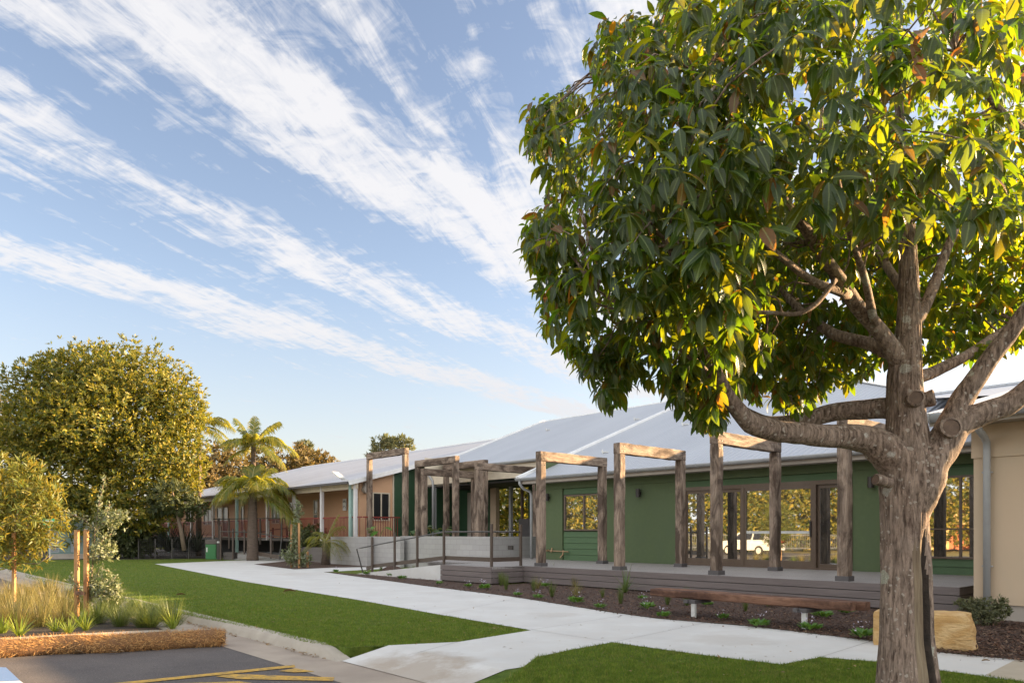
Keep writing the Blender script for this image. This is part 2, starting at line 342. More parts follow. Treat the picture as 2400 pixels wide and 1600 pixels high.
def trunkm():
    m, nt, bs, new, link = nodes('lichened_bark'); v = mapping(nt)
    vs = mapping(nt, (1, 1, .16))
    g = nz(nt, vs, 42, 6, .7, .3); b = nz(nt, v, 5, 5, .65)
    col = mixc(nt, ramp(nt, g, [(.36, 0), (.62, 1)]), (.065, .043, .033), (.37, .275, .22))
    col = mixc(nt, ramp(nt, b, [(.45, 0), (.70, .45)]), col, (.33, .26, .215))
    col = mixc(nt, ramp(nt, nz(nt, v, 3.2, 5, .7, 1), [(.55, 0), (.7, .7)]), col, (.085, .05, .036))
    vo = new('ShaderNodeTexVoronoi'); vo.inputs['Scale'].default_value = 6.0; vo.inputs['Randomness'].default_value = 1
    dv = new('ShaderNodeVectorMath'); dv.operation = 'ADD'; link(v, dv.inputs[0]); nn = new('ShaderNodeTexNoise'); nn.inputs['Scale'].default_value = 22; link(v, nn.inputs['Vector'])
    s_ = new('ShaderNodeVectorMath'); s_.operation = 'SCALE'; s_.inputs['Scale'].default_value = .05; link(nn.outputs[1], s_.inputs[0]); link(s_.outputs[0], dv.inputs[1]); link(dv.outputs[0], vo.inputs['Vector'])
    sep = new('ShaderNodeSeparateColor'); link(vo.outputs['Color'], sep.inputs[0])
    rad = mth(nt, 'MULTIPLY', mth(nt, 'SUBTRACT', sep.outputs[0], .36), .60)
    spot = ramp(nt, mth(nt, 'SUBTRACT', rad, vo.outputs['Distance']), [(.0, 0), (.06, .9)])
    lich = mixc(nt, sep.outputs[1], (.44, .45, .36), (.54, .51, .47))
    lich = mixc(nt, ramp(nt, nz(nt, v, 90, 3, .7), [(.4, 0), (.65, .7)]), lich, (.2, .16, .125))
    col = mixc(nt, spot, col, lich)
    vo2 = new('ShaderNodeTexVoronoi'); vo2.inputs['Scale'].default_value = 26; link(dv.outputs[0], vo2.inputs['Vector']); sp2 = new('ShaderNodeSeparateColor'); link(vo2.outputs['Color'], sp2.inputs[0])
    spot2 = ramp(nt, mth(nt, 'SUBTRACT', mth(nt, 'MULTIPLY', mth(nt, 'SUBTRACT', sp2.outputs[0], .50), .9), vo2.outputs['Distance']), [(.0, 0), (.05, .8)])
    col = mixc(nt, spot2, col, (.42, .37, .32))
    link(col, bs.inputs['Base Color']); bs.inputs['Roughness'].default_value = .9; bs.inputs['Specular IOR Level'].default_value = .2
    bump(nt, bs, mth(nt, 'ADD', g, mth(nt, 'MULTIPLY', nz(nt, v, 60, 4, .7), .5)), 1.0, .022); return m
M['trunk'] = trunkm()
M['scar'] = pm('bare_scar_wood', (.27, .20, .13), (.12, .08, .055), 4, .9, .9, 20, (7, 7, .7), dist=.02, big=(2.4, (.33, .26, .175)))
M['hollow'] = pm('rotten_hollow', (.045, .030, .022), (.014, .010, .008), 9, .95, .8, 30, dist=.02)
M['cut'] = pm('cut_branch_end', (.16, .105, .075), (.09, .06, .045), 14, .9, .6, 30)
M['mango'] = leafm('glossy_leaf', [(0.0055, 0.0164, 0.0055), (0.0086, 0.0242, 0.0070), (0.0133, 0.0328, 0.0086), (0.0070, 0.0203, 0.0062), (0.0187, 0.0406, 0.0101), (0.0094, 0.0265, 0.0070), (0.0070, 0.0211, 0.0062), (0.0265, 0.0452, 0.0101), (0.0117, 0.0296, 0.0078), (0.0078, 0.0218, 0.0062), (0.0156, 0.0359, 0.0086), (0.0062, 0.0187, 0.0062), (0.0101, 0.0281, 0.0070), (0.0234, 0.0406, 0.0094), (0.0086, 0.0234, 0.0062), (0.0094, 0.0265, 0.0070), (0.1248, 0.0468, 0.0117)],
                   [(.20, .40, .010), (.32, .50, .012), (.56, .60, .012), (.26, .46, .012), (.66, .60, .012), (.24, .44, .010), (.76, .60, .012), (.34, .50, .012), (.60, .58, .012), (.30, .48, .012), (.22, .42, .012), (.8, .28, .012)], .33, .40, True, .42)
M['goldtree'] = leafm('golden_evergreen_leaf', [(.022, .050, .011), (.055, .082, .015), (.22, .19, .024), (.035, .062, .013), (.36, .27, .035), (.028, .052, .012)], [(.34, .38, .025), (.55, .45, .03)], .24, .5, spec=.35)
M['bushgold'] = leafm('narrow_gold_leaf', [(.05, .085, .014), (.09, .13, .02), (.15, .165, .026), (.20, .17, .03), (.07, .11, .018), (.11, .14, .022)], [(.40, .36, .03), (.5, .34, .05)], .35, .5)
M['banksia'] = leafm('pale_backed_leaf', [(.06, .085, .03), (.12, .15, .06), (.24, .26, .16), (.09, .12, .045), (.34, .34, .25)], [(.3, .34, .1), (.36, .36, .14)], .25, .5)
M['farorange'] = leafm('rusty_far_leaf', [(.12, .085, .03), (.18, .12, .045), (.09, .085, .03), (.22, .14, .05)], [(.3, .2, .05), (.3, .22, .05)], .25, .7)
M['fargreen'] = leafm('grey_green_leaf', [(.07, .085, .045), (.11, .12, .06), (.16, .15, .07)], [(.25, .25, .08), (.25, .28, .08)], .25, .6)
M['darkbush'] = leafm('dark_bush_leaf', [(.03, .045, .014), (.05, .065, .02), (.075, .085, .025)], [(.15, .18, .03), (.2, .2, .04)], .2, .6)
M['palm'] = leafm('palm_leaflet', [(.05, .085, .015), (.09, .12, .02), (.14, .15, .024), (.22, .18, .035)], [(.5, .5, .03), (.62, .5, .05)], .42, .4)
M['rachis'] = pm('frond_stalk', (.26, .24, .08), (.2, .17, .06), 4, .6, .1)
M['cycad'] = leafm('dark_strap_leaf', [(.012, .018, .012), (.022, .03, .018), (.03, .038, .022)], [(.05, .06, .02), (.05, .07, .02)], .12, .5)
M['strap'] = leafm('strap_leaf', [(.05, .095, .03), (.08, .13, .04), (.13, .17, .06)], [(.2, .28, .05), (.25, .3, .05)], .25, .45)
M['straw'] = leafm('straw_blade', [(.22, .17, .06), (.30, .24, .09), (.16, .15, .04), (.10, .12, .03), (.36, .29, .13)], [(.3, .25, .05), (.4, .3, .08)], .25, .6)
M['tuft'] = leafm('green_tuft_blade', [(.035, .06, .016), (.06, .095, .02), (.09, .12, .03), (.13, .14, .04)], [(.2, .25, .03), (.25, .28, .04)], .25, .5)
M['lime'] = leafm('lime_strap_blade', [(.11, .17, .02), (.16, .22, .03), (.22, .25, .045)], [(.35, .42, .03), (.42, .42, .04)], .3, .5)
M['petal'] = leafm('pale_petal', [(.55, .48, .62), (.62, .58, .66), (.5, .42, .6)], [(.5, .45, .6), (.5, .45, .6)], .2, .6)
M['cover'] = leafm('fresh_green_leaf', [(.06, .16, .02), (.09, .20, .03), (.12, .22, .05)], [(.2, .35, .03), (.25, .4, .04)], .25, .5)
# ================================================================== SETTING
def flat(name, poly, z, m, kind='structure', depth=None, extra=None):
    mb = MB(); mb.prism(poly, z-(depth or .0), z) if depth else mb.add([(p[0], p[1], z) for p in poly], [tuple(range(len(poly)))])
    if not depth:
        n = len(poly); ar = sum(poly[i][0]*poly[(i+1) % n][1]-poly[(i+1) % n][0]*poly[i][1] for i in range(n))
        if ar < 0: mb.f[0] = mb.f[0][::-1]
    mats = [m]
    if extra:
        for quad in extra[1]: mb.add([(p[0], p[1], z+.003) for p in quad], [(0, 1, 2, 3)], 1)
        mats.append(extra[0])
    return tag(mb.build(name, mats), kind=kind)
def W2(lst): return [BW(a, b)[:2] for a, b in lst]
def Gp(lst, z=0): return [G(x, y, z)[:2] for x, y in lst]
flat('ground', [(-1500, -600), (1500, -600), (1500, 2500), (-1500, 2500)], -.17, M['fieldgrass'])
LAWN = W2([(3.95, -9.8), (3.95, -9.3), (-45, -9.3), (-45, 95), (130, 95), (130, -9.8)])
flat('lawn', LAWN, 0, M['lawn'], depth=.3)
road_poly = W2([(-45, -9.9), (75, -9.9), (75, -26), (40, -33), (-45, -33)])
flat('road', road_poly, -.13, M['asphalt'])
flat('channel', W2([(-45, -9.9), (75, -9.9), (75, -10.55), (-45, -10.62)]), -.126, M['channel'])
# kerb: lofted section with rounded nose, dropping at the crossing
mb = MB(); secs = []
sec = [(-9.79, -.02), (-9.79, 0.004), (-9.88, .006), (-9.93, -.012), (-9.965, -.05), (-10.02, -.14)]
stations = [(75, 1), (60, 1)]+[(x, 1) for x in np.arange(40, 4.6, -2.4)]+[(4.45, 1), (4.2, .8), (3.95, .35), (3.75, .0)]
vs, fs = [], []
for a, k in stations:
    for b, z in sec: vs.append(BW(a, b+random.uniform(-.002, .002), -.135+(z+.135)*k+.004))
n = len(sec)
for i in range(len(stations)-1):
    for j in range(n-1): fs.append((i*n+j, (i+1)*n+j, (i+1)*n+j+1, i*n+j+1))
mb.add(vs, fs); tag(mb.build('kerb', M['kerb'], smooth=False), kind='structure')
# paths
PATH = Gp([(362, 1321), (571, 1362), (837, 1405), (1031, 1440), (1245, 1476.5), (1075, 1504), (808, 1517)])
aX = A_(1185, -9.28)
PATH += W2([(3.75, -9.28), (aX, -9.28)])
LAWN2 = Gp([(1150, 1640), (1226, 1563), (1257, 1540), (1340, 1522), (1437, 1505), (1506, 1515), (1650, 1535), (1831, 1557), (1923, 1540), (2061, 1551), (2200, 1570), (2400, 1598), (2700, 1640)])
PATH2 = PATH+Gp([(1150, 1640)][:0])+LAWN2[1:]+Gp([(2700, 1600), (2450, 1553), (2381, 1546), (2204, 1529), (2038, 1501), (1774, 1469), (1544, 1450), (1430, 1434.6), (1200, 1398), (990, 1372), (758, 1340), (930, 1331), (930, 1316), (775, 1318), (690, 1311), (595, 1311)])
def jl(p, q, w=.010):
    a, b = Vector((*G(*p)[:2], 0)), Vector((*G(*q)[:2], 0)); s = (b-a).cross(Vector((0, 0, 1))).normalized()*w/2
    return [tuple(x)[:2] for x in (a-s, a+s, b+s, b-s)][::1]
joints = [jl((1245, 1476), (1470, 1441)), jl((1437, 1505), (1660, 1458)), jl((1923, 1540), (2040, 1503)), jl((1245, 1476), (1437, 1505)), jl((935, 1541), (1075, 1504)), jl((1030, 1389.0), (850, 1404)) ,
          jl((1031, 1440), (1215, 1401)), jl((2061, 1551), (2061, 1550.5))]
joints = [q if (q[1][0]-q[0][0])*(q[2][1]-q[0][1])-(q[1][1]-q[0][1])*(q[2][0]-q[0][0]) > 0 else q[::-1] for q in joints]
flat('path', PATH2, .006, M['conc'], extra=(M['joint'], joints))
mb = MB(); mb.add([BW(3.75, -9.28, .006), BW(aX, -9.28, .006), BW(aX, -9.95, -.119), BW(3.75, -9.95, -.119)], [(3, 2, 1, 0)])
tag(mb.build('path_apron', M['conc']), kind='structure')
mb = MB(); mb.add([BW(aX-.01, -9.28, .0), BW(-45, -9.28, .0), BW(-45, -9.95, -.119), BW(aX-.01, -9.95, -.119)], [(3, 2, 1, 0)]); tag(mb.build('lawn_verge', M['lawn']), kind='structure')
flat('path_slab', Gp([(2310, 1583), (2381, 1546.5), (2560, 1566), (2600, 1622), (2400, 1599)]), .011, M['tan'])
flat('side_path', Gp([(548, 1311), (650, 1311), (690, 1311), (690, 1300), (548, 1300)]), .004, M['conc'])
MUL1 = Gp([(758, 1340), (990, 1372), (1200, 1398), (1430, 1434.6), (1544, 1450), (1774, 1469), (2038, 1501), (2204, 1529), (2450, 1553), (2700, 1585)])+W2([(-8, -.3), (0.4, -.3), (0.4, .6), (11, .6), (11, -1.0), (13.7, -1.0), (18.2, -1.2)])
flat('garden_bed', MUL1, .014, M['mulch'])
MUL2 = Gp([(595, 1322), (690, 1334), (775, 1330), (1000, 1326), (960, 1318), (780, 1318), (690, 1313)])
flat('garden_bed', MUL2, .012, M['mulch'])
flat('soil_strip', Gp([(0, 1312), (330, 1310), (510, 1308), (560, 1300), (560, 1285), (0, 1285)]), .003, M['soil'])
flat('garden_soil', W2([(16, 3.1), (60, 3.1), (60, 9), (16, 9)]), .02, M['soil'])
# road markings
for k, (nm, poly, m) in enumerate([
    ('road_marking', [(250, 1601), (690, 1556.5), (692, 1562), (300, 1602)], 'yellow'),
    ('road_marking', [(505, 1583.5), (545, 1578), (784, 1586), (780, 1594.5), (560, 1590)], 'yellow'),
    ('road_marking', [(652, 1571.5), (692, 1565), (738, 1572.5), (690, 1574.5)], 'yellow'),
    ('road_marking', [(400, 1601), (560, 1595.5), (640, 1606), (400, 1612)], 'yellow'),
    ('road_marking', [(-160, 1556), (14, 1563), (47, 1594), (-120, 1601)], 'bluep'),
    ('road_marking', [(-120, 1601.5), (47, 1594.5), (56, 1601), (-110, 1609)], 'whitep')]):
    flat(nm, Gp(poly, -.122), -.122+.0005*k, M[m])
# island bed beside the parking bay
ISL = [(7.0, -10.75), (7.25, -11.3), (7.63, -12.9), (8.4, -15.5), (9.6, -20), (11, -26), (19, -26), (17.5, -12.5), (16.6, -10.9), (15, -10.72)]
flat('island_kerb', W2(ISL), 0.0, M['kerb'], depth=.2)
ISLi = [(7.35, -10.95), (7.55, -11.4), (7.93, -12.9), (8.7, -15.4), (9.9, -20), (11.3, -25.7), (18.6, -25.7), (17.2, -12.6), (16.4, -11.1), (15, -10.92)]
flat('island_soil', W2(ISLi), .006, M['soil'])
# ================================================================== GREEN BUILDING
B = bthing('community_building', 'low green rendered building with a pale metal roof and bronze sliding doors', 'building', (0, 4.11, 0))
og = (0, 4.11, 0)
FB, EZ, PIT = 4.11, 3.40, .385         # wall face, eave height, roof pitch
RB, RZt = 14.8, 7.71                   # ridge
aW0, aW1 = A_(1319, FB), A_(1413, FB)
aD0, aD1 = A_(1603, FB), A_(1995, FB)
aR0, aR1 = 1.0, 2.75
def wallseg(mb, a0, a1, z0=.3, z1=3.0, t=.14): mb.box(min(a0, a1), max(a0, a1), FB, FB+t, z0, z1)
for x0, x1 in ((15.0, aW0+.02), (aW1, aD0+.03), (aD1-.03, aR1)):
    mb = MB(og); wallseg(mb, x0, x1); mb.build('wall', M['green'], B)
for bx in ((14.86, 15.0, FB+.14, 20, .3, 4.2), (-.3, 15, 26, 26.1, .3, 3.4)):
    mb = MB(og); mb.box(*bx); mb.build('wall', M['green'], B)
mb = MB(og); mb.box(-.5, 15.04, FB-.03, FB+.1, 2.99, 3.24); mb.build('wall_band', M['green'], B, bevel=.006)
# board infill
mb = MB(og)
def boards(a0, a1, z0, z1, h=.20, b=FB+.05):
    z = z0
    while z < z1-.02:
        zz = min(z+h, z1); mb.add([(a0, b-.022, z), (a1, b-.022, z), (a1, b, zz-.004), (a0, b, zz-.004), (a0, b+.05, z), (a1, b+.05, z), (a1, b+.05, zz), (a0, b+.05, zz)],
            [(0, 1, 2, 3), (0, 4, 5, 1), (3, 2, 6, 7), (0, 3, 7, 4), (1, 5, 6, 2)]); z = zz
zW0, zW1 = Z_(1360, 1243, FB), Z_(1360, 1158, FB)
zD1 = 2.76
for bd in ((aW1, aW0, .5, zW0-.02), (aW1, aW0, zW1+.02, 2.99, .24), (aD1, aD0, zD1+.04, 2.99, .19), (-.5, aR1, .5, .86, .18), (-.5, aR1, 2.74, 2.99, .19)):
    mb = MB(og); boards(*bd); mb.build('board_infill', M['green_board'], B)
def window(par, og, a0, a1, b, z0, z1, cols, rows, frame, glass, fw=.05, dep=.07, name='window'):
    """frame with mullions, glass set back"""
    mb = MB(og); a0, a1 = min(a0, a1), max(a0, a1)
    mb.box(a0, a1, b, b+dep, z0, z0+fw); mb.box(a0, a1, b, b+dep, z1-fw, z1)
    mb.box(a0, a0+fw, b, b+dep, z0+fw, z1-fw); mb.box(a1-fw, a1, b, b+dep, z0+fw, z1-fw)
    for c in cols: mb.box(a0+(a1-a0)*c-fw*.5, a0+(a1-a0)*c+fw*.5, b+.006, b+dep, z0+fw, z1-fw)
    for r in rows: mb.box(a0+fw, a1-fw, b+.012, b+dep, z0+(z1-z0)*r-fw*.4, z0+(z1-z0)*r+fw*.4)
    w = mb.build(name, frame, par)
    g = MB(og); g.box(a0+fw*.5, a1-fw*.5, b+dep*.6, b+dep*.6+.01, z0+fw*.5, z1-fw*.5); g.build('pane', glass, w)
    return w
window(B, og, aW1, aW0-.06, FB-.01, zW0, zW1, [.48], [], M['brown'], M['glass'])
window(B, og, aR0-.6, aR1, FB-.0, .86, 2.74, [.36, .69], [.36], M['brown'], M['glass'], .045)
# door set: fixed lights and a sliding leaf
mb = MB(og)
zb = .5
a_m1, a_m2, a_m3 = A_(1741, FB), A_(1909, FB), A_(1994, FB)
mb.box(aD1, aD0, FB-.02, FB+.1, zD1-.07, zD1+.04)
for a in (aD0, A_(1672, FB), a_m1, a_m2, a_m3): mb.box(a-.045, a+.045, FB-.03, FB+.1, zb, zD1-.07)
mb.box(aD1, aD0, FB-.024, FB+.1, zb, zb+.05)
D = mb.build('door_frame', M['brown'], B)
def leaf(a0, a1, rail, b, nm='sliding_door'):
    a0, a1 = min(a0, a1), max(a0, a1); top = .09
    mb = MB(og); z0, z1 = zb+.05, zD1-.07
    mb.box(a0, a1, b, b+.045, z0, z0+rail); mb.box(a0, a1, b, b+.045, z1-top, z1); mb.box(a0, a0+.06, b, b+.045, z0+rail, z1-top); mb.box(a1-.06, a1, b, b+.045, z0+rail, z1-top)
    d = mb.build(nm, M['brown'], B)
    g = MB(og); g.box(a0+.03, a1-.03, b+.02, b+.03, z0+rail*.8, z1-top*.8); g.build('pane', M['glass'], d)
    return d
leaf(aD0-.045, A_(1672, FB)+.045, .16, FB+.03, 'fixed_light'); leaf(A_(1672, FB)-.045, a_m1+.045, .16, FB+.03, 'fixed_light')
d = leaf(a_m1-.045, a_m2+.045, .16, FB-.01); leaf(a_m2-.06, a_m3+.045, .1, FB+.05, 'fixed_light')
mb = MB(og); mb.box(a_m2+.075, a_m2+.105, FB-.06, FB-.01, 1.35, 1.75); mb.build('handle', M['lamp'], d)
mb = MB(og); mb.box(a_m2+.1, a_m1-.1, FB+.006, FB+.009, 1.43, 1.5); mb.build('safety_strip', M['galv'], d)
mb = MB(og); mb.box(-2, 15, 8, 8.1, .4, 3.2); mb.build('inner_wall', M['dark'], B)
for px, py in ((1287, 1165), (1501, 1155), (2046, 1130)):
    a, z = A_(px, FB), Z_(px, py, FB)
    mb = MB(og); mb.tube([(a, FB-.12, z-.13), (a, FB-.12, z+.13)], .075, 16); mb.box(a-.03, a+.03, FB-.06, FB, z-.04, z+.04); mb.build('wall_light', M['lamp'], B)
# tap and pipes
mb = MB(og); a, z = A_(1300, FB), Z_(1300, 1290, FB)
mb.tube([(A_(1283, FB), FB-.05, z), (A_(1335, FB), FB-.05, z-.02)], .018, 6); mb.tube([(A_(1323, FB), FB-.06, z+.03), (A_(1324, FB), FB-.1, z-.12), (A_(1318, FB), FB-.12, z-.24)], .02, 6)
mb.tube([(A_(1296, FB), FB-.09, z-.05), (A_(1296, FB), FB-.05, z+.1)], .025, 8); mb.tube([(A_(1287, FB), FB-.13, z-.0), (A_(1287, FB), FB-.02, z+.02)], .03, 8)
mb.build('tap', M['brass'], B)
# roof: front slope with hip at the near end, lower wing over the entry, rear slope
def zr(b): return EZ+PIT*(b-3.5)
RA0, RA1 = 9.3, 25.5
mb = MB(og)
up = [(-1.9, 3.5), (15.3, 3.5), (15.3, 6.3), (23.4, 6.3), (25.5, 7.6), (25.5, RB), (RA0, RB)]
vsu = [(a, b, zr(b)) for a, b in up]; n = len(vsu)
mb.add(vsu+[(a, b, z-.07) for a, b, z in vsu], [tuple(range(n))[::-1], tuple(range(n, 2*n))]+[(i, (i+1) % n, n+(i+1) % n, n+i) for i in range(n)])
mb.add([(-1.9, 3.5, EZ), (RA0, RB, zr(RB)), (RA0, RB+.01, zr(RB)), (-1.9, 26.1, EZ)], [(0, 1, 2, 3)])
mb.add([(RA0, RB, zr(RB)), (25.5, RB, zr(RB)), (25.5, 26.1, EZ), (-1.9, 26.1, EZ)], [(0, 1, 2, 3)])
rf = mb.build('roof', M['roof'], B)
mb = MB(og)
mb.obox((15.32, 3.46, EZ+.03), (15.32, RB, zr(RB)+.03), .16, .09)
mb.obox((25.52, 7.6, zr(7.6)+.02), (25.52, RB, zr(RB)+.02), .10, .12)
mb.obox((RA0, RB, zr(RB)+.0), (25.5, RB, zr(RB)+.0), .1, .06); mb.obox((-1.9, 3.5, EZ+.03), (RA0, RB, zr(RB)+.03), .22, .04)
mb.build('ridge_capping', M['cap'], rf)
for px, py in ((1284, 1009), (1418, 1062), (1492, 984), (1606, 997)):
    # roof anchors: small brackets on the slope
    k = (px-CX)/F; Y = 30.0
    for _ in range(40):
        x = k*Y; a, b = AB(x, Y); zz = EYE+(H-py)*Y/F; Y -= (zz-zr(b))*-4 if False else 0
        f = zz-zr(b); Y2 = Y+.01; a2, b2 = AB(k*Y2, Y2); f2 = EYE+(H-py)*Y2/F-zr(b2); Y = Y-f/((f2-f)/.01)
    a, b = AB(k*Y, Y)
    mb = MB(og); mb.obox((a-.14, b, zr(b)+.04), (a+.14, b+.05, zr(b)+.06), .05, .04); mb.obox((a+.1, b, zr(b)+.0), (a+.14, b, zr(b)+.14), .04, .04); mb.build('roof_anchor', M['galv'], rf)
def gutter(par, og, a0, a1, b, z, r=.085, straps=1.05, name='gutter', m=None):
    """half round gutter hung in front of the eave, with straps"""
    m = m or M['gutter']; mb = MB(og); n = 12; vs = []
    for a in (a0, a1):
        for k in range(n+1):
            t = math.pi*k/n; vs.append((a, b-r*math.cos(t)*1.0, z-r*math.sin(t)*1.15))
        for k in range(n+1):
            t = math.pi*(n-k)/n; vs.append((a, b-(r-.012)*math.cos(t), z-(r-.012)*math.sin(t)*1.1))
    q = 2*(n+1)
    mb.add(vs, [(i, (i+1) % q, q+(i+1) % q, q+i) for i in range(q)]+[tuple(range(q))[::-1], tuple(range(q, 2*q))])
    for a in (a0, a1):
        mb.add([(a, b-r*math.cos(math.pi*k/n), z-r*math.sin(math.pi*k/n)*1.15) for k in range(n+1)], [tuple(range(n+1))])
    g = mb.build(name, m, par, smooth=False)
    for p in g.data.polygons: p.use_smooth = len(p.vertices) == 4
    a = min(a0, a1)+.5
    while a < max(a0, a1):
        mb = MB(og); mb.tube([(a, b-(r+.004)*math.cos(math.pi*k/10), z-(r+.004)*math.sin(math.pi*k/10)*1.15) for k in range(11)], .011, 4); mb.build('strap', m, g); a += straps
    return g
gutter(B, og, -1.2, 15.33, 3.43, EZ+.0)
mb = MB(og); mb.box(-1.4, 15.3, 3.52, 3.55, EZ-.2, EZ-.04); mb.box(-1.4, 15.3, 3.55, FB-.03, EZ-.185, EZ-.165); mb.build('fascia', M['soffit'], B)
gutter(B, og, 15.45, 23.2, 6.22, zr(6.3)-.02, .1)
mb = MB(og); mb.box(15.2, 25.2, 6.34, 6.4, zr(6.3)-.72, zr(6.3)-.1); mb.box(25.2, 25.26, 6.4, 10, 3.7, 5.1); mb.build('fascia', M['cream_trim'], B)
mb = MB(og); a = 15.15; mb.tube([(a, 3.43, EZ-.1), (a, 3.43, EZ-.2), (a-.0, 3.6, EZ-.36), (a, 3.95, EZ-.46), (a, 4.0, EZ-.6), (a, 4.0, .5)], .05, 10); mb.build('downpipe', M['gutter'], B, smooth=True)
# entry: dark rear wall, header, column, soffit
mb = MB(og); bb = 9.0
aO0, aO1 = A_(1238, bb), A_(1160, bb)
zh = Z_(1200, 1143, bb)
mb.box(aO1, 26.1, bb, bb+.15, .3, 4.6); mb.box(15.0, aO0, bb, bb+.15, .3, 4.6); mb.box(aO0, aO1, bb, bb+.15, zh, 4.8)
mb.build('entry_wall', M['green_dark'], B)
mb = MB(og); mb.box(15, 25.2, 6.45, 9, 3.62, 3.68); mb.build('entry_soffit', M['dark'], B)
mb = MB(og); a = A_(1198.5, 8.6); mb.box(a-.07, a+.07, 8.5, 8.64, .5, 3.72); mb.build('column', M['gutter'], B)
mb = MB(og); a = A_(1222, 8.7); mb.box(a-.06, a+.06, 8.7, 8.8, .5, 3.72); mb.build('column', M['brown'], B)
mb = MB(og); a = A_(1157, 8.8); mb.box(a-.22, a+.2, 8.75, 8.98, .5, 3.72); mb.build('column', M['cream'], B)
mb = MB(og); a0, a1 = A_(1112, 8.97), A_(1098, 8.97); mb.box(a0-.3, a1, 8.9, 8.98, .5, zh-.1); mb.build('entry_door', M['soffit'], B)
mb = MB(og); a = A_(1244, 8.9); mb.box(a-.5, a+.5, 8.6, 8.95, .9, 2.1); mb.build('air_conditioner', M['shoe'], B)
a = A_(1010, 6.35); mb = MB(og); zt = zr(6.3)-.15
mb.tube([(a, 6.22, zt), (a, 6.22, zt-.12), (a-.2, 6.3, zt-.4), (a-.22, 6.32, zt-.6), (a-.22, 6.32, 1.0)], .06, 10); mb.build('downpipe', M['gutter'], B, smooth=True)
mb = MB(og); a = A_(1021, 6.5); mb.box(a-.07, a+.07, 6.42, 6.5, .5, 3.9); mb.build('column', M['gutter'], B)
# ------------------------------------------------------------------ deck
Dk = bthing('timber_deck', 'long grey timber deck with brown board fascia in front of the green building', 'deck', (0, 0, 0)); og = (0, 0, 0)
mb = MB(og); mb.box(0, 16.4, 0.0, FB-.002, .44, .5); mb.box(11.2, 13.56, -1.23, -.001, .44, .5); mb.box(15.05, 25.8, FB+.002, 8.98, .44, .499); mb.box(13.56, 16.4, .3, .4, .3, .44)
mb.build('deck_surface', M['deck'], Dk)
mb = MB(og)
for i in range(3):
    z1 = .497-i*.155; z0 = z1-.143
    mb.box(.026, 11.2, -.025, 0, z0, z1); mb.box(0, .025, -.025, 4.05, z0, z1)
    mb.box(11.225, 13.56, -1.255, -1.23, z0, z1); mb.box(11.2, 11.225, -1.255, -.026, z0, z1)
mb.build('fascia', M['fascia'], Dk, bevel=.004)
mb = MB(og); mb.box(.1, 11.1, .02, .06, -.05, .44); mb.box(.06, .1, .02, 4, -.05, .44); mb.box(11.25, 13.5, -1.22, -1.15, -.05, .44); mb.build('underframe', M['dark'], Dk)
# ramp
mb = MB((13.56, -1.23, 0)); L_ = 18.6
mb.add([(13.565, -1.2, .497), (L_, -1.2, .012), (L_, 2.9, .012), (13.565, 2.9, .497), (13.565, -1.2, -.1), (L_, -1.2, -.1), (L_, 2.9, -.1), (13.565, 2.9, -.1)],
       [(0, 3, 2, 1), (0, 1, 5, 4), (1, 2, 6, 5), (2, 3, 7, 6), (3, 0, 4, 7)]); tag(mb.build('ramp', M['conc']), kind='structure')
# ------------------------------------------------------------------ block walls
def blockwall(label, a0, a1, b0, b1, top=1.3):
    a0, a1 = min(a0, a1), max(a0, a1)
    mb = MB((a0, b0, 0)); mb.box(a0, a1, b0, b1, -.1, top); return tag(mb.build('block_wall', M['block'], bevel=.008), label, 'block wall', 'grey block planter walls')
blockwall('pale grey block planter wall running behind the ramp handrail', 16.3, A_(938, 3.0), 3.0, 3.2, 1.31)
blockwall('shaded grey block wall closing the near end of the planter', 16.3, 16.5, 3.21, 8.9, 1.308)
blockwall('narrow recessed grey block wall between the two longer planter walls', A_(938, 2.6)+.0, A_(860, 2.6), 2.6, 2.8, 1.29)
blockwall('grey block planter wall beside the young palm', A_(860, 2.2), A_(775, 2.2), 2.2, 2.4, 1.28)
flat('planter_soil', W2([(16.5, 3.2), (22.4, 3.2), (22.4, 2.8), (27.0, 2.4), (27.0, 4.4), (25, 6.0), (16.5, 6.0)]), 1.12, M['soil'])
# ------------------------------------------------------------------ timber frames
def member(mb, p0, p1, w, h, seed, axis):
    """rough sawn baulk: chamfered square section wandering a little along its length"""
    p0, p1 = Vector(p0), Vector(p1); L = (p1-p0).length; n = max(4, int(L/.16)); d = (p1-p0)/L
    e1, e2 = {2: (Vector((1, 0, 0)), Vector((0, 1, 0))), 0: (Vector((0, 1, 0)), Vector((0, 0, 1))), 1: (Vector((1, 0, 0)), Vector((0, 0, 1)))}[axis]
    c = .016; base = [(-w/2+c, -h/2), (w/2-c, -h/2), (w/2, -h/2+c), (w/2, h/2-c), (w/2-c, h/2), (-w/2+c, h/2), (-w/2, h/2-c), (-w/2, -h/2+c)]
    vs, fs = [], []
    for i in range(n+1):
        p = p0+d*(L*i/n)
        for k, (x, y) in enumerate(base):
            q = Vector((i*.35+seed*7.1, k//2*3.3, seed)); s = .014 if 0 < i < n else .006
            dx, dy = s*noise.noise(q*1.7)+.5*s*noise.noise(q*6), s*noise.noise(q*1.7+Vector((9, 9, 9)))
            vs.append(tuple(p+e1*(x+dx)+e2*(y+dy)))
    for i in range(n):
        for k in range(8): fs.append((i*8+k, i*8+(k+1) % 8, (i+1)*8+(k+1) % 8, (i+1)*8+k))
    fs += [tuple(range(7, -1, -1)), tuple(range(n*8, n*8+8))]
    mb.add(vs, fs)
FR = 'weathered timber portal frames'
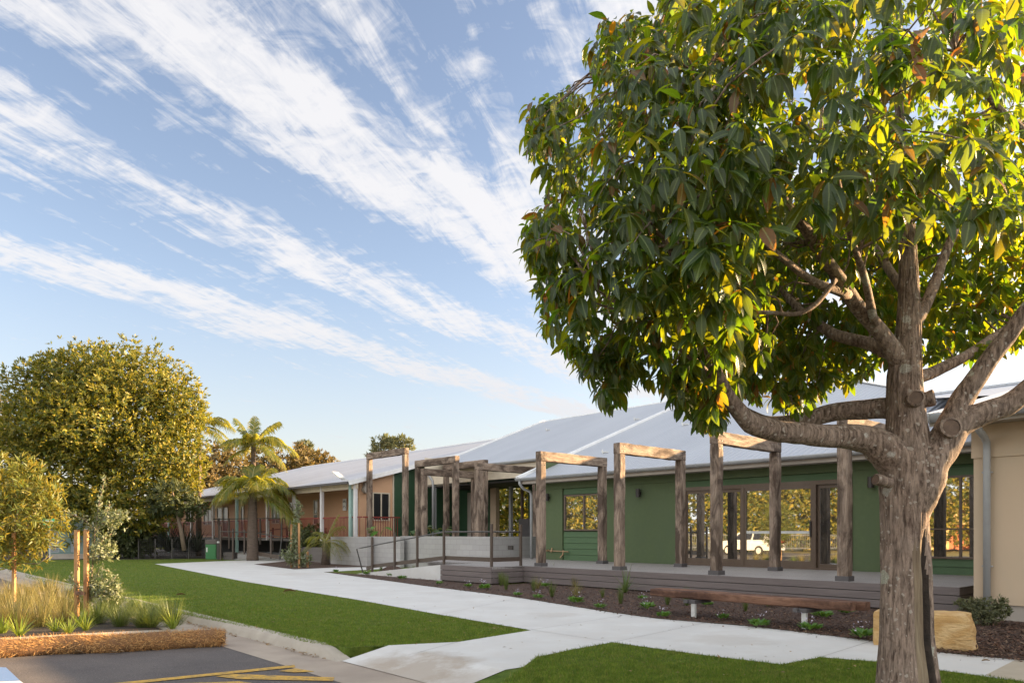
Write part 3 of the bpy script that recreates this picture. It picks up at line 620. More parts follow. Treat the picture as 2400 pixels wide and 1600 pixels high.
def frame(label, across, a0, b0, a1, b1, base, top, seed, s=.215, shoe=True, bh=.28):
    og = (a0, b0, base); f = bthing('timber_portal', label, 'timber portal', og, FR)
    zt = top-bh-.004
    for i, (a, b) in enumerate(((a0, b0), (a1, b1))):
        mb = MB(og); member(mb, (a, b, base+(.08 if shoe else 0)), (a, b, zt), s, s, seed+i, 2); mb.build('post', M['timz'], f)
        if shoe:
            mb = MB(og); mb.box(a-.135, a+.135, b-.135, b+.135, base, base+.1); mb.build('post_shoe', M['shoe'], f, bevel=.004)
    d = Vector((a1-a0, b1-b0, 0)).normalized()*(s/2)
    mb = MB(og); member(mb, (a0-d.x, b0-d.y, top-bh/2), (a1+d.x, b1+d.y, top-bh/2), s, bh, seed+3, 1 if across else 0)
    # bolt heads on both ends of the beam and post tops
    for a, b in ((a0, b0), (a1, b1)):
        for u_, z in ((-.05, top-.08), (.05, top-.08), (-.05, top-bh+.07), (.05, top-bh+.07), (-.05, zt-.1), (.05, zt-.1)):
            if across: mb.tube([(a-s/2-.012, b+u_, z), (a-s/2+.01, b+u_, z)], .013, 6, mi=1)
            else: mb.tube([(a+u_, b-s/2-.012, z), (a+u_, b-s/2+.01, z)], .013, 6, mi=1)
    mb.build('beam', [M['timy' if across else 'timx'], M['steel']], f)
    return f
frame('timber portal frame on the deck nearest the tree trunk', True, 2.1, .2, 2.1, 2.83, .5, 3.76, 11)
frame('timber portal frame standing in front of the sliding door', True, 5.0, .2, 5.0, 2.83, .5, 3.74, 21)
frame('timber portal frame on the deck beside the single wall light', True, 7.84, .2, 7.84, 2.83, .5, 3.74, 31)
frame('timber portal frame on the deck next to the small sliding window', True, 10.72, .2, 10.72, 2.83, .5, 3.76, 41)
b_ = 3.45
frame('tallest timber portal frame standing in front of the salmon gable wall', False, A_(950, b_), b_, A_(866, b_), b_, 1.0, Z_(945, 1050, b_), 51, shoe=False)
b_ = 3.5
frame('timber portal frame parallel to the block wall, in front of the grey downpipe', False, A_(1068, b_), b_, A_(980, b_), b_, 1.0, Z_(1068, 1068, b_), 61, shoe=False)
frame('low timber portal frame whose beam crosses below the two level beams', True, A_(994, 3.42), 3.42, A_(994, 3.42), 6.1, 1.0, Z_(990, 1098, 3.4), 71, shoe=False)
frame('timber portal frame with a beam running back from a thick reddish post', True, 17.5, 3.45, 17.5, 6.5, .5, Z_(1118, 1084, 3.4), 81, s=.24)
b_ = 5.7
frame('timber portal frame set furthest back under the entry roof', False, A_(1136, b_), b_, A_(1046, b_), b_, .5, Z_(1136, 1077, b_), 91, shoe=False)
# ------------------------------------------------------------------ handrail of the ramp
hr = bthing('ramp_handrail', 'bronze metal handrail with square posts along the entry ramp and landing', 'handrail', (11.3, -1.15, 0)); og = (11.3, -1.15, 0)
def fl(a): return .5 if a <= 13.56 else .5-(a-13.56)*.485/5.04
pa = [A_(p, -1.15) for p in (1040.5, 978, 925, 872.6)]
posts = [(11.3, -.05), (11.34, -1.12)]+[(a, -1.15) for a in pa]
for a, b in posts:
    mb = MB(og); f0 = fl(a); mb.box(a-.032, a+.032, b-.032, b+.032, f0-.02, f0+1.2); mb.build('post', M['bronze'], hr, bevel=.004)
mb = MB(og); a_e = A_(836, -1.15)
mb.tube([(11.3, -.05, 1.48), (11.34, -1.12, 1.48), (pa[0], -1.15, 1.48), (pa[1], -1.15, fl(pa[1])+.95), (pa[2], -1.15, fl(pa[2])+.93), (pa[3], -1.15, fl(pa[3])+.90), (a_e-.35, -1.15, .93), (a_e, -1.15, .88), (a_e-.45, -1.15, .02)], .022, 8)
mb.build('rail', M['steel'], hr, smooth=True)
mb = MB(og)
for (a, b), (c, d_) in zip(posts[:-1], posts[1:]):
    mb.obox((a, b+.04, fl(a)+.2), (c, d_+.04, fl(c)+.2), .02, .12)
mb.obox((pa[3], -1.11, fl(pa[3])+.2), (a_e-.6, -1.11, .2), .02, .12)
mb.build('kick_rail', M['bronze'], hr)
mb = MB(og); a = A_(1027, -.2); mb.box(a-.12, a+.12, 2.93, 2.99, .85, 1.0); tag(mb.build('planter_wall_light', M['lamp']), 'small dark rectangular light on the grey block wall', 'wall light')
# ------------------------------------------------------------------ timber bench
og = (.28, -3.75, 0); bn = bthing('timber_bench', 'long dark red-brown timber slab bench on two pale metal posts', 'bench', og)
mb = MB(og); member(mb, (.28, -3.645, .385), (3.83, -3.645, .385), .20, .125, 5, 0); mb.build('seat', M['bench'], bn)
mb = MB(og); member(mb, (.16, -3.435, .385), (3.9, -3.435, .385), .20, .12, 6, 0); mb.build('seat', M['bench'], bn)
for px, py in ((1626, 1450), (1885.5, 1484)):
    x, y, _ = G(px, py, .0); a, b = AB(x, y); b = -3.78
    a = A_(px, b)
    mb = MB(og); mb.box(a-.035, a+.035, b-.03, b+.03, -.05, .25); lg = mb.build('leg', M['galv'], bn, bevel=.003)
    mb = MB(og); mb.box(a-.06, a+.12, b-.06, b+.44, .255, .315); mb.box(a+.06, a+.125, b-.12, b-.062, .262, .32); mb.build('bracket', M['shoe'], lg)
# ------------------------------------------------------------------ sandstone block
def stone():
    n = 10; c0, c1 = Vector(G(2046, 1511)), Vector(G(2268, 1529)); e = (c1-c0); dd = Vector((.60, .80, 0)).normalized()*.52
    vs, fs = [], []
    import itertools
    mb = MB(loc=tuple(c0)); nx, ny, nz_ = 14, 7, 8
    idx = {}
    for i, j, k in itertools.product(range(nx+1), range(ny+1), range(nz_+1)):
        if i in (0, nx) or j in (0, ny) or k in (0, nz_):
            s, t, w = i/nx, j/ny, k/nz_
            p = c0+e*s+dd*t+Vector((0, 0, -.03+.475*w))
            p += e*((s-.5)*(1-w)*.03)
            if i == nx: p += e.normalized()*(.06*(1-w)+.05*noise.noise(p*5))
            q = p*3.1
            p += Vector((noise.noise(q), noise.noise(q+Vector((5, 0, 0))), noise.noise(q+Vector((0, 7, 0)))))*.022+Vector((noise.noise(q*5), noise.noise(q*5.3), noise.noise(q*4.7)))*.006
            ed = sum((i in (0, nx), j in (0, ny), k in (0, nz_)))
            if ed > 1: p += ((c0+e*.5+dd*.5+Vector((0, 0, .22)))-p).normalized()*.02
            idx[(i, j, k)] = len(vs); vs.append(tuple(p))
    def q4(a, b, c, d): fs.append((idx[a], idx[b], idx[c], idx[d]))
    for i in range(nx):
        for j in range(ny): q4((i, j, nz_), (i+1, j, nz_), (i+1, j+1, nz_), (i, j+1, nz_)); q4((i, j+1, 0), (i+1, j+1, 0), (i+1, j, 0), (i, j, 0))
        for k in range(nz_): q4((i, 0, k), (i+1, 0, k), (i+1, 0, k+1), (i, 0, k+1)); q4((i, ny, k+1), (i+1, ny, k+1), (i+1, ny, k), (i, ny, k))
    for j in range(ny):
        for k in range(nz_): q4((nx, j, k), (nx, j+1, k), (nx, j+1, k+1), (nx, j, k+1)); q4((0, j, k+1), (0, j+1, k+1), (0, j+1, k), (0, j, k))
    mb.add(vs, fs); return tag(mb.build('sandstone_block', M['sand'], smooth=False), 'rough yellow sandstone seat block behind the big tree trunk', 'stone block')
stone()
# ================================================================== CREAM BUILDING
aC = A_(2282, -.37); aG = A_(2166, -1.1)
og = (aC, -.37, 0); Cb = bthing('cream_building', 'cream sheeted building wing with grey downpipe and corrugated roof', 'building', og)
mb = MB(og); mb.box(-28, aC, -.37, -.25, .27, 3.25); mb.box(aC-.14, aC, -.25, 15.2, .27, 3.3); mb.box(-28, aC, 15.2, 15.3, .2, 3.3); mb.build('wall', M['cream'], Cb)
mb = MB(og); mb.box(-28, aC+.03, -.395, -.372, 2.70, 3.25); mb.build('frieze_board', M['cream'], Cb)
mb = MB(og); mb.box(-28, aC-.03, -.33, -.26, -.1, .268); mb.build('plinth', M['soffit'], Cb)
mb = MB(og); mb.box(-28, aG-.05, -1.0, -.37, 3.25, 3.27); mb.box(-28, aG-.05, -1.02, -.99, 3.22, 3.42); mb.build('fascia', M['soffit'], Cb)
# corrugated sheet roof
CP, CZ = .21, 3.44
xs = np.arange(-12, aG+.08, .0127); pr = .010*np.sin(xs*2*math.pi/.076)
rows = [(-1.0, 0), (3, 0), (7.5, 0)]
vv = np.array([[-(x-og[0]), b-og[1], CZ+CP*(b+1.0)+p-og[2]] for b, _ in rows for x, p in zip(xs, pr)])
nX = len(xs); ff = np.array([[r*nX+i, (r+1)*nX+i, (r+1)*nX+i+1, r*nX+i+1] for r in range(2) for i in range(nX-1)])
cr = npmesh('roof', vv, ff, M['roof'], Cb, smooth=True)
mb = MB(og); zt = CZ+CP*8.5
mb.add([(-28, -1.0, CZ), (-12.01, -1.0, CZ), (-12.01, 7.5, zt), (-28, 7.5, zt)], [(0, 1, 2, 3)])
mb.add([(-28, 7.5, zt), (3.0, 7.5, zt), (3.0, 16, CZ), (-28, 16, CZ)], [(0, 1, 2, 3)])
mb.add([(aG+.07, 3.2, CZ+CP*4.2-.03), (3.0, 6.4, CZ+CP*7.4-.03), (3.0, 7.5, zt-.03), (aG+.07, 7.5, zt-.03)], [(0, 1, 2, 3)])
mb.build('rear_roof', M['roof'], cr)
mb = MB(og); mb.obox((-28, 7.5, zt), (3.0, 7.5, zt), .1, .06); mb.build('ridge_capping', M['roof'], cr)
gutter(Cb, og, -28, aG, -1.10, CZ-.03, .12, 1.2)
mb = MB(og); a = A_(2313, -.46); ax = A_(2296, -.9)
mb.tube([(ax, -1.08, CZ-.15), (ax, -1.05, CZ-.25), (ax, -.95, CZ-.33), (a, -.6, CZ-.42), (a, -.47, CZ-.5), (a, -.46, CZ-.65), (a, -.46, .1)], .055, 14); dp = mb.build('downpipe', M['gutter'], Cb, smooth=True)
mb = MB(og)
for z in (.9, 2.45): mb.box(a-.075, a+.075, -.46, -.395, z-.012, z+.012)
mb.build('pipe_clip', M['gutter'], dp)
# ================================================================== VERANDAH BUILDING
og = (26.2, 3.0, 0); Vb = bthing('verandah_building', 'long salmon verandah building with red railings under a pale metal roof', 'building', og)
VB0, VF, VE, VT = 3.0, 1.15, 3.89, .27
def zv(b): return VE+VT*(b-VB0)
A0, A1 = 26.2, 57.0
mb = MB(og)
mb.add([(25.7, 2.55, zv(2.55)), (A1+.5, 2.55, zv(2.55)), (A1+.5, 15.7, zv(15.7)), (25.7, 15.7, zv(15.7)), (25.7, 2.55, zv(2.55)-.06), (A1+.5, 2.55, zv(2.55)-.06), (A1+.5, 15.7, zv(15.7)-.06), (25.7, 15.7, zv(15.7)-.06)],
       [(3, 2, 1, 0), (4, 5, 6, 7), (0, 1, 5, 4), (3, 0, 4, 7)])
mb.add([(44, 15.7, zv(15.7)), (A1+.5, 15.7, zv(15.7)), (A1+.5, 28, zv(3.4)), (44, 28, zv(3.4))], [(0, 1, 2, 3)])
vr = mb.build('roof', M['roofl'], Vb)
mb = MB(og); mb.obox((25.68, 2.5, zv(2.5)-.03), (25.68, 15.7, zv(15.7)-.03), .05, .2); mb.obox((25.7, 15.7, zv(15.7)), (A1+.5, 15.7, zv(15.7)), .1, .06); mb.build('barge_board', M['cap'], vr)
mb = MB(og); mb.box(25.8, A1, 2.94, 3.06, VE-.4, VE-.1); mb.build('fascia_beam', M['cream_trim'], Vb)
mb = MB(og); mb.box(25.75, A1+.4, 2.42, 2.54, VE-.19, VE-.09); mb.build('gutter', M['shoe'], Vb)
mb = MB(og); mb.box(A0, A1, 3.0, 5.0, VF-.14, VF); mb.box(25.3, A0, 3.2, 6.2, VF-.14, VF); mb.build('verandah_floor', M['sleeper'], Vb)
mb = MB(og); mb.box(A0+.002, A1, 5.0, 5.15, .3, 4.4); mb.box(A1, A1+.15, 3.0, 10, .3, 4.5)
mb.add([(A0, 3.35, VF-.3), (A0, 5.2, VF-.3), (A0, 5.2, zv(5.2)-.08), (A0, 3.35, zv(3.35)-.08), (A0+.14, 3.35, VF-.3), (A0+.14, 5.2, VF-.3), (A0+.14, 5.2, zv(5.2)-.08), (A0+.14, 3.35, zv(3.35)-.08)],
       [(0, 1, 2, 3), (7, 6, 5, 4), (0, 3, 7, 4), (1, 5, 6, 2), (0, 4, 5, 1), (3, 2, 6, 7)])
mb.build('wall', M['salmon'], Vb)
mb = MB(og)
mb.add([(A0-.01, 5.2, .3), (A0-.01, 9.9, .3), (A0-.01, 9.9, zv(9.9)-.08), (A0-.01, 5.2, zv(5.2)-.08), (A0+.13, 5.2, .3), (A0+.13, 9.9, .3), (A0+.13, 9.9, zv(9.9)-.08), (A0+.13, 5.2, zv(5.2)-.08)],
       [(0, 1, 2, 3), (7, 6, 5, 4), (0, 3, 7, 4), (1, 5, 6, 2), (0, 4, 5, 1), (3, 2, 6, 7)])
mb.build('gable_cladding', M['green_dark'], Vb)
mb = MB(og); mb.box(A0-.03, A0-.005, 5.16, 5.24, VF-.3, zv(5.2)-.1); mb.build('corner_trim', M['cream_trim'], Vb)
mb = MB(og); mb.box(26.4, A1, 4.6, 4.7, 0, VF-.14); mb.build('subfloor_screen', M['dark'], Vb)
for px, m in ((397, 'teal'), (450, 'white_post'), (501, 'white_post'), (556, 'teal'), (628, 'white_post'), (690, 'white_post'), (755.5, 'white_post'), (834, 'white_post'), (824, 'teal')):
    a = A_(px, VB0); mb = MB(og); s = .075 if px != 824 else .09
    mb.box(a-s, a+s, VB0-s-.02, VB0+s-.02, 0 if m == 'teal' else VF-.1, VE-.12 if px not in (834, 824) else VE-.02); mb.build('verandah_post', M[m], Vb, bevel=.006)
def railing(a0, a1, b0, b1, z0):
    L = math.hypot(a1-a0, b1-b0); n = int(L/.13); mb = MB(og)
    mb.obox((a0, b0, z0+1.03), (a1, b1, z0+1.03), .06, .06); mb.obox((a0, b0, z0+.1), (a1, b1, z0+.1), .05, .06)
    for i in range(1, n): t = i/n; mb.box(a0+(a1-a0)*t-.011, a0+(a1-a0)*t+.011, b0+(b1-b0)*t-.011, b0+(b1-b0)*t+.011, z0+.13, z0+1.0)
    mb.build('railing', M['red'], Vb)
pa_ = [A_(p, VB0) for p in (834, 755.5, 690, 628, 556, 501, 450, 397, 364)]
for x, y in zip(pa_[:-1], pa_[1:]): railing(x+.1, y-.1, VB0, VB0, VF)
railing(25.45, 25.45, 3.1, 5.1, VF); railing(25.5, pa_[0]-.1, VB0+.05, VB0+.05, VF)
# windows and doors on the verandah wall
for px0, px1, z0, z1, cols, nm in ((478, 497, 2.0, 3.25, [.5], 'window'), (509, 521, 2.0, 3.25, [], 'window'), (522, 535, VF, 3.25, [], 'door'), (436, 448, 2.0, 3.25, [.5], 'window'), (412, 422, 2.0, 3.25, [.5], 'window'), (368, 378, VF, 3.25, [], 'door'),
                             (565, 572, VF, 3.25, [], 'door'), (637, 656, 2.0, 3.3, [.5], 'window'), (676, 702, VF, 3.3, [.5], 'door'), (735, 746, 1.9, 3.3, [], 'window'), (818, 843, 1.3, 3.3, [.5], 'door')):
    window(Vb, og, A_(px0, 4.96), A_(px1, 4.96), 4.93, z0, z1, cols, [.42] if nm == 'window' and not cols else [], M['cream_trim'], M['glassd'], .06, .06, nm)
# window in the gable wall (faces the entry)
b0, b1 = 4.02, 4.98; gz0, gz1 = 2.02, 3.38
mb = MB(og)
for (x0, x1, z0, z1) in ((b0, b1, gz0, gz0+.06), (b0, b1, gz1-.06, gz1), (b0, b0+.06, gz0+.06, gz1-.06), (b1-.06, b1, gz0+.06, gz1-.06), ((b0+b1)/2-.03, (b0+b1)/2+.03, gz0+.06, gz1-.06)): mb.box(A0-.07, A0-.001, x0, x1, z0, z1)
w = mb.build('window', M['cream_trim'], Vb); mb = MB(og); mb.box(A0-.03, A0-.02, b0+.03, b1-.03, gz0+.03, gz1-.03); mb.build('pane', M['glassd'], w)
# notice on the wall, marks unreadable at this distance
mb = MB(og); a = A_(803, 4.9); a2 = A_(811, 4.9); z = 2.62; mb.box(a2, a, 4.90, 4.93, z, z+.62); sg = mb.build('wall_sign', M['swhite'], Vb)
mb = MB(og); c = (a+a2)/2
for i, zz in ((-1, .42), (0, .45), (1, .42)): mb.box(c+i*.09-.03, c+i*.09+.03, 4.892, 4.899, z+zz, z+zz+.08)
mb.tube([(c+.12*math.cos(t), 4.893, z+.14+.1*math.sin(t)) for t in np.linspace(0, math.pi, 9)], .012, 4); mb.build('mark', M['sink'], sg)
a = A_(852, 3.2); mb = MB(og); mb.tube([(A0-.05, 3.62, 3.5), (A0-.3, 3.62, 3.5)], .2, 16); mb.tube([(A0-.05, 3.62, 3.72), (A0-.26, 3.62, 3.72)], .12, 12); mb.build('wall_fan_vent', M['soffit'], Vb)
# flood light on the corner post
a = A_(824, VB0); og2 = og; mb = MB(og)
mb.obox((a+.05, 2.85, VE+.02), (a+.5, 2.75, VE+.06), .05, .05); mb.obox((a+.3, 2.7, VE+.1), (a+.85, 2.6, VE+.42), .34, .06); mb.build('flood_light', M['galv'], Vb)
for px in (567, 470, 382):
    a = A_(px, 4.9); mb = MB(og); mb.tube([(a, 4.85, 3.35), (a, 4.85, 3.62)], .1, 10); mb.build('wall_lamp', M['cream_trim'], Vb)
# ================================================================== PLANTS
def unit(a): return a/np.maximum(np.linalg.norm(a, axis=-1, keepdims=True), 1e-9)
def rnd(*s): return RNG.random(s)
def rdir(n):
    v = RNG.normal(size=(n, 3)); return unit(v)
def inst(C, D, N, L, Wd, tv, tf):
    """place a template leaf (x along, y across, z up) at C along D, upper side towards N"""
    t = unit(D); s = unit(np.cross(N, t)); n = np.cross(t, s)
    L = np.broadcast_to(L, len(C))[:, None, None]; Wd = np.broadcast_to(Wd, len(C))[:, None, None]
    v = C[:, None, :]+t[:, None, :]*tv[None, :, 0:1]*L+s[:, None, :]*tv[None, :, 1:2]*Wd+n[:, None, :]*tv[None, :, 2:3]*L
    m = len(tv); f = tf[None]+np.arange(len(C))[:, None, None]*m
    return v.reshape(-1, 3), f.reshape(-1, tf.shape[1])
DIA_V = np.array([(0, 0, 0), (.45, -.5, .03), (1, 0, -.06), (.45, .5, .03)]); DIA_F = np.array([(0, 1, 2, 3)])
def grid_leaf(xs, ws, zs, fold):
    v = []
    for x, w_, z in zip(xs, ws, zs): v += [(x, -w_, z+fold*w_), (x, 0, z), (x, w_, z+fold*w_)]
    f = [(3*i+j, 3*i+j+1, 3*i+j+4, 3*i+j+3) for i in range(len(xs)-1) for j in (0, 1)]
    return np.array(v), np.array(f)
MG_V, MG_F = grid_leaf([0, .12, .35, .62, .86, 1], [.03, .26, .5, .47, .24, .02], [0, .01, .0, -.06, -.15, -.23], .09)
def inpoly(x, y, poly):
    p = np.array(poly); r = np.zeros(len(x), bool); j = len(p)-1
    for i in range(len(p)):
        c = ((p[i, 1] > y) != (p[j, 1] > y)) & (x < (p[j, 0]-p[i, 0])*(y-p[i, 1])/(p[j, 1]-p[i, 1]+1e-12)+p[i, 0]); r ^= c; j = i
    return r
def edged(x, y, poly):
    p = np.array(poly, float); d = np.full(len(x), 1e9); P = np.stack([x, y], 1)
    for i in range(len(p)):
        a, b = p[i], p[(i+1) % len(p)]; ab = b-a; t = np.clip(((P-a)@ab)/(ab@ab+1e-9), 0, 1); d = np.minimum(d, np.linalg.norm(P-(a+t[:, None]*ab), axis=1))
    return d
def pix_in(poly, n):
    p = np.array(poly); lo, hi = p.min(0), p.max(0); X, Y = [], []
    tot = 0
    while tot < n:
        x = lo[0]+rnd(4*n)*(hi[0]-lo[0]); y = lo[1]+rnd(4*n)*(hi[1]-lo[1]); k_ = inpoly(x, y, poly); X.append(x[k_]); Y.append(y[k_]); tot += k_.sum()
    return np.concatenate(X)[:n], np.concatenate(Y)[:n]
def pxw(px, py, Y): return np.stack([(px-CX)*Y/F, Y, EYE+(H-py)*Y/F], 1)
def gw(px, py, z=0.0):
    Y = F*(EYE-z)/(py-H); return np.stack([(px-CX)*Y/F, Y, np.full(len(px), z)], 1)
# ------------------------------------------------------------------ the big foreground tree
TR = thing('broadleaf_tree', 'large broadleaf tree with a lichen-spotted trunk arching over the lawn', 'tree', T(2125, 1660, 6.0)[:2]+(0,))
tl = TR.location.copy()
fa = math.atan2(-.88, -.47)
def trunk_mesh():
    nodes_ = [(2128, 1690, 190), (2127, 1650, 168), (2127, 1600, 152), (2122, 1500, 130), (2120, 1400, 122), (2119, 1300, 118), (2120, 1200, 118), (2124, 1140, 134), (2128, 1090, 140), (2126, 1040, 118), (2124, 990, 100), (2122, 940, 94), (2120, 880, 86), (2124, 820, 74), (2129, 760, 60), (2130, 680, 50), (2126, 560, 40), (2120, 430, 30), (2108, 260, 20), (2095, 90, 12)]
    ys = np.array([n[1] for n in nodes_], float)[::-1]; xs = np.array([n[0] for n in nodes_], float)[::-1]; ws = np.array([n[2] for n in nodes_], float)[::-1]
    N, K = 260, 132
    yy = np.linspace(1690, 90, N); X = np.interp(yy, ys, xs); Wd = np.interp(yy, ys, ws)
    ker = np.array([1, 2, 3, 2, 1])/9.0
    X = np.convolve(np.pad(X, 2, 'edge'), ker, 'valid'); Wd = np.convolve(np.pad(Wd, 2, 'edge'), ker, 'valid')
    vs = np.zeros((N, K, 3)); mi = []
    for i in range(N):
        Yc = 6.0+.1*max(0, (1100-yy[i])/600); c = np.array(T(X[i], yy[i], Yc)); r0 = Wd[i]*.86/2*Yc/F
        for k_ in range(K):
            al = 2*math.pi*k_/K; th = fa+al; a = (al+math.pi) % (2*math.pi)-math.pi
            q = Vector((math.cos(th), math.sin(th), 0)); z = c[2]
            r = r0*(1+.05*noise.noise(q*1.3+Vector((0, 0, z*1.2)))+.035*noise.noise(q*4+Vector((0, 0, z*2.2))))+.009*noise.noise(q*13+Vector((0, 0, z*1.6)))+.004*noise.noise(q*30+Vector((0, 0, z*6)))
            g = max(0, min(1, (1480-abs(yy[i]-1450)*1.0-1225)/90)) if 1215 < yy[i] < 1690 else 0
            g = max(0.0, min(1.0, (yy[i]-1215)/110)) if yy[i] > 1215 else 0
            ed = .10*noise.noise(Vector((z*4, 1.5, 0)))
            r -= g*(.075*math.exp(-((a-1.12-ed)/.19)**2)+.02*math.exp(-((a-.62-ed)/.2)**2))
            r += g*(.022*math.exp(-((a-1.55)/.14)**2)+.014*math.exp(-((a-.26-ed)/.12)**2))
            vs[i, k_] = c+np.array((math.cos(th)*r, math.sin(th)*r, 0))-np.array(tl)
            m = 0
            if g > .25:
                wv_ = min(1, (yy[i]-1215)/130); e2 = ed+.10*noise.noise(Vector((z*3.1, 4.2, 2)))+.03*noise.noise(Vector((z*9, 1, 7)))
                if 1.08-.20*wv_ < a-e2 < 1.08+.30*wv_: m = 2
                elif .38 < a-e2 < 1.08-.20*wv_ and yy[i] > 1275+40*noise.noise(Vector((a*6, 0, 0))): m = 1
            mi.append(m)
    f = [(i*K+k_, i*K+(k_+1) % K, (i+1)*K+(k_+1) % K, (i+1)*K+k_) for i in range(N-1) for k_ in range(K)]
    mf = [mi[q[0]] for q in f]
    return npmesh('trunk', vs.reshape(-1, 3), np.array(f), [M['trunk'], M['scar'], M['hollow']], TR, smooth=True, midx=mf)
trk = trunk_mesh()
LIMBS = [
 [(2128, 1110, 6.0, 120), (2085, 1065, 5.97, 96), (2040, 1034, 5.93, 74), (1985, 1021, 5.85, 62), (1900, 1020, 5.7, 56), (1812, 1008, 5.55, 56), (1748, 985, 5.4, 52), (1708, 940, 5.3, 42), (1682, 885, 5.2, 34), (1655, 800, 5.0, 26), (1610, 690, 4.8, 18), (1560, 560, 4.6, 12)],
 [(2118, 965, 6.1, 62), (2060, 957, 6.2, 52), (1960, 962, 6.35, 46), (1880, 990, 6.45, 42), (1800, 998, 6.5, 34), (1745, 965, 6.6, 26), (1690, 900, 6.7, 18), (1640, 800, 6.8, 12)],
 [(2122, 1260, 6.0, 84), (2134, 1190, 5.98, 108), (2152, 1138, 5.95, 114), (2174, 1092, 5.93, 108), (2205, 1045, 5.92, 96), (2228, 1000, 5.9, 90), (2243, 965, 5.9, 66), (2270, 920, 5.88, 56), (2320, 835, 5.83, 50), (2385, 755, 5.76, 44), (2480, 640, 5.65, 34), (2520, 480, 5.5, 26), (2440, 340, 5.35, 20), (2330, 250, 5.2, 15), (2240, 120, 5.1, 10)],
 [(2222, 1005, 5.9, 76), (2262, 985, 5.87, 64), (2310, 968, 5.83, 58), (2365, 945, 5.8, 54), (2430, 890, 5.72, 46), (2540, 790, 5.6, 34), (2640, 640, 5.5, 20)],
 [(2112, 850, 6.02, 64), (2062, 775, 5.95, 52), (1992, 690, 5.85, 48), (1930, 600, 5.7, 42), (1872, 520, 5.5, 34), (1800, 420, 5.3, 26), (1715, 310, 5.1, 18), (1640, 200, 5.0, 10)],
 [(2105, 835, 6.1, 44), (2040, 800, 6.2, 38), (1960, 785, 6.4, 34), (1905, 755, 6.6, 28), (1840, 690, 6.9, 20), (1760, 600, 7.2, 12)],
 [(2140, 770, 6.15, 42), (2178, 695, 6.25, 36), (2215, 600, 6.35, 30), (2262, 480, 6.5, 22), (2330, 330, 6.6, 14)],
 [(2135, 890, 6.1, 44), (2190, 872, 6.2, 36), (2270, 830, 6.3, 30), (2360, 770, 6.5, 22), (2470, 690, 6.7, 14)],
 [(2128, 700, 6.15, 34), (2060, 600, 6.5, 26), (1990, 470, 6.9, 18), (1920, 330, 7.2, 12)],
 [(2050, 760, 5.9, 30), (2030, 660, 5.6, 24), (1990, 540, 5.2, 18), (1960, 400, 4.8, 12)],
 [(1990, 690, 5.8, 30), (1900, 660, 5.4, 24), (1780, 560, 5.0, 18), (1650, 470, 4.7, 12), (1520, 380, 4.5, 8)],
 [(1870, 520, 5.5, 26), (1760, 470, 5.6, 20), (1600, 300, 5.7, 14), (1480, 180, 5.8, 8)],
 [(1700, 930, 5.3, 24), (1640, 850, 5.2, 20), (1520, 760, 5.1, 14), (1400, 680, 5.0, 9)],
 [(2160, 1128, 5.9, 24), (2162, 1110, 5.8, 22)] if 0 else [(1958, 655, 5.35, 14), (1915, 712, 5.3, 13), (1868, 738, 5.28, 12), (1800, 733, 5.26, 11), (1706, 729, 5.25, 9), (1676, 690, 5.25, 6), (1645, 668, 5.25, 4)],
 [(1740, 735, 5.25, 8), (1690, 765, 5.24, 6), (1640, 790, 5.23, 4)], [(1706, 729, 5.25, 7), (1702, 765, 5.24, 5), (1680, 798, 5.23, 3)], [(1832, 737, 5.27, 6), (1826, 700, 5.26, 5), (1795, 690, 5.25, 4)],
 [(1706, 729, 5.25, 6), (1712, 690, 5.24, 5), (1740, 640, 5.23, 4)],
]
mb = MB(loc=tuple(tl)); NODE = []
for iL, L_ in enumerate(LIMBS):
    pts, rad = [], []
    if 4 <= iL <= 12: L_ = [(x, y, d_, w_*.84) for x, y, d_, w_ in L_]
    for (x0, y0, d0, w0), (x1, y1, d1, w1) in zip(L_[:-1], L_[1:]):
        st = 5
        for j in range(st):
            t = j/st; P = Vector(T(x0+(x1-x0)*t, y0+(y1-y0)*t, d0+(d1-d0)*t)); w_ = w0+(w1-w0)*t; r = w_*(.92 if abs(x1-x0) > abs(y1-y0) else .84)/2*P.y/F
            P += Vector((noise.noise(P*3), noise.noise(P*3+Vector((4, 4, 4))), noise.noise(P*3+Vector((8, 1, 3)))))*min(.03, r*.5)
            pts.append(P); rad.append(r)
    x1, y1, d1, w1 = L_[-1]; pts.append(Vector(T(x1, y1, d1))); rad.append(w1/2*d1/F*.6)
    # smooth the polyline
    for _ in range(3): pts = [pts[0]]+[(pts[i-1]+pts[i]*2+pts[i+1])/4 for i in range(1, len(pts)-1)]+[pts[-1]]
    mb.tube(pts, rad, 18 if rad[0] > .05 else 7, jit=.10)
    NODE += [(p_, r_) for p_, r_ in zip(pts[4:], rad[4:]) if r_ < .07]
LMB = mb
def stub(px, py, Y, dpx, dy, w, L):
    c = Vector(T(px, py, Y)); d = Vector((dpx, dy, .15)).normalized(); r = w/2*Y/F
    mb = MB(loc=tuple(tl)); mb.tube([c-d*.08, c-d*.0, c+d*L*.55, c+d*L*.85, c+d*L], [r*.95, r*1.0, r*1.08, r*1.08, r*.86], 16, cap=False, jit=.12)
    n = 16; e1 = d.cross(Vector((0, 0, 1))).normalized(); e2 = d.cross(e1)
    mb.add([tuple(c+d*(L-.008)+(e1*math.cos(2*math.pi*i/n)+e2*math.sin(2*math.pi*i/n))*r*.86) for i in range(n)], [tuple(range(n))], 1)
    mb.build('branch_stub', [M['trunk'], M['cut']], trk, smooth=False)
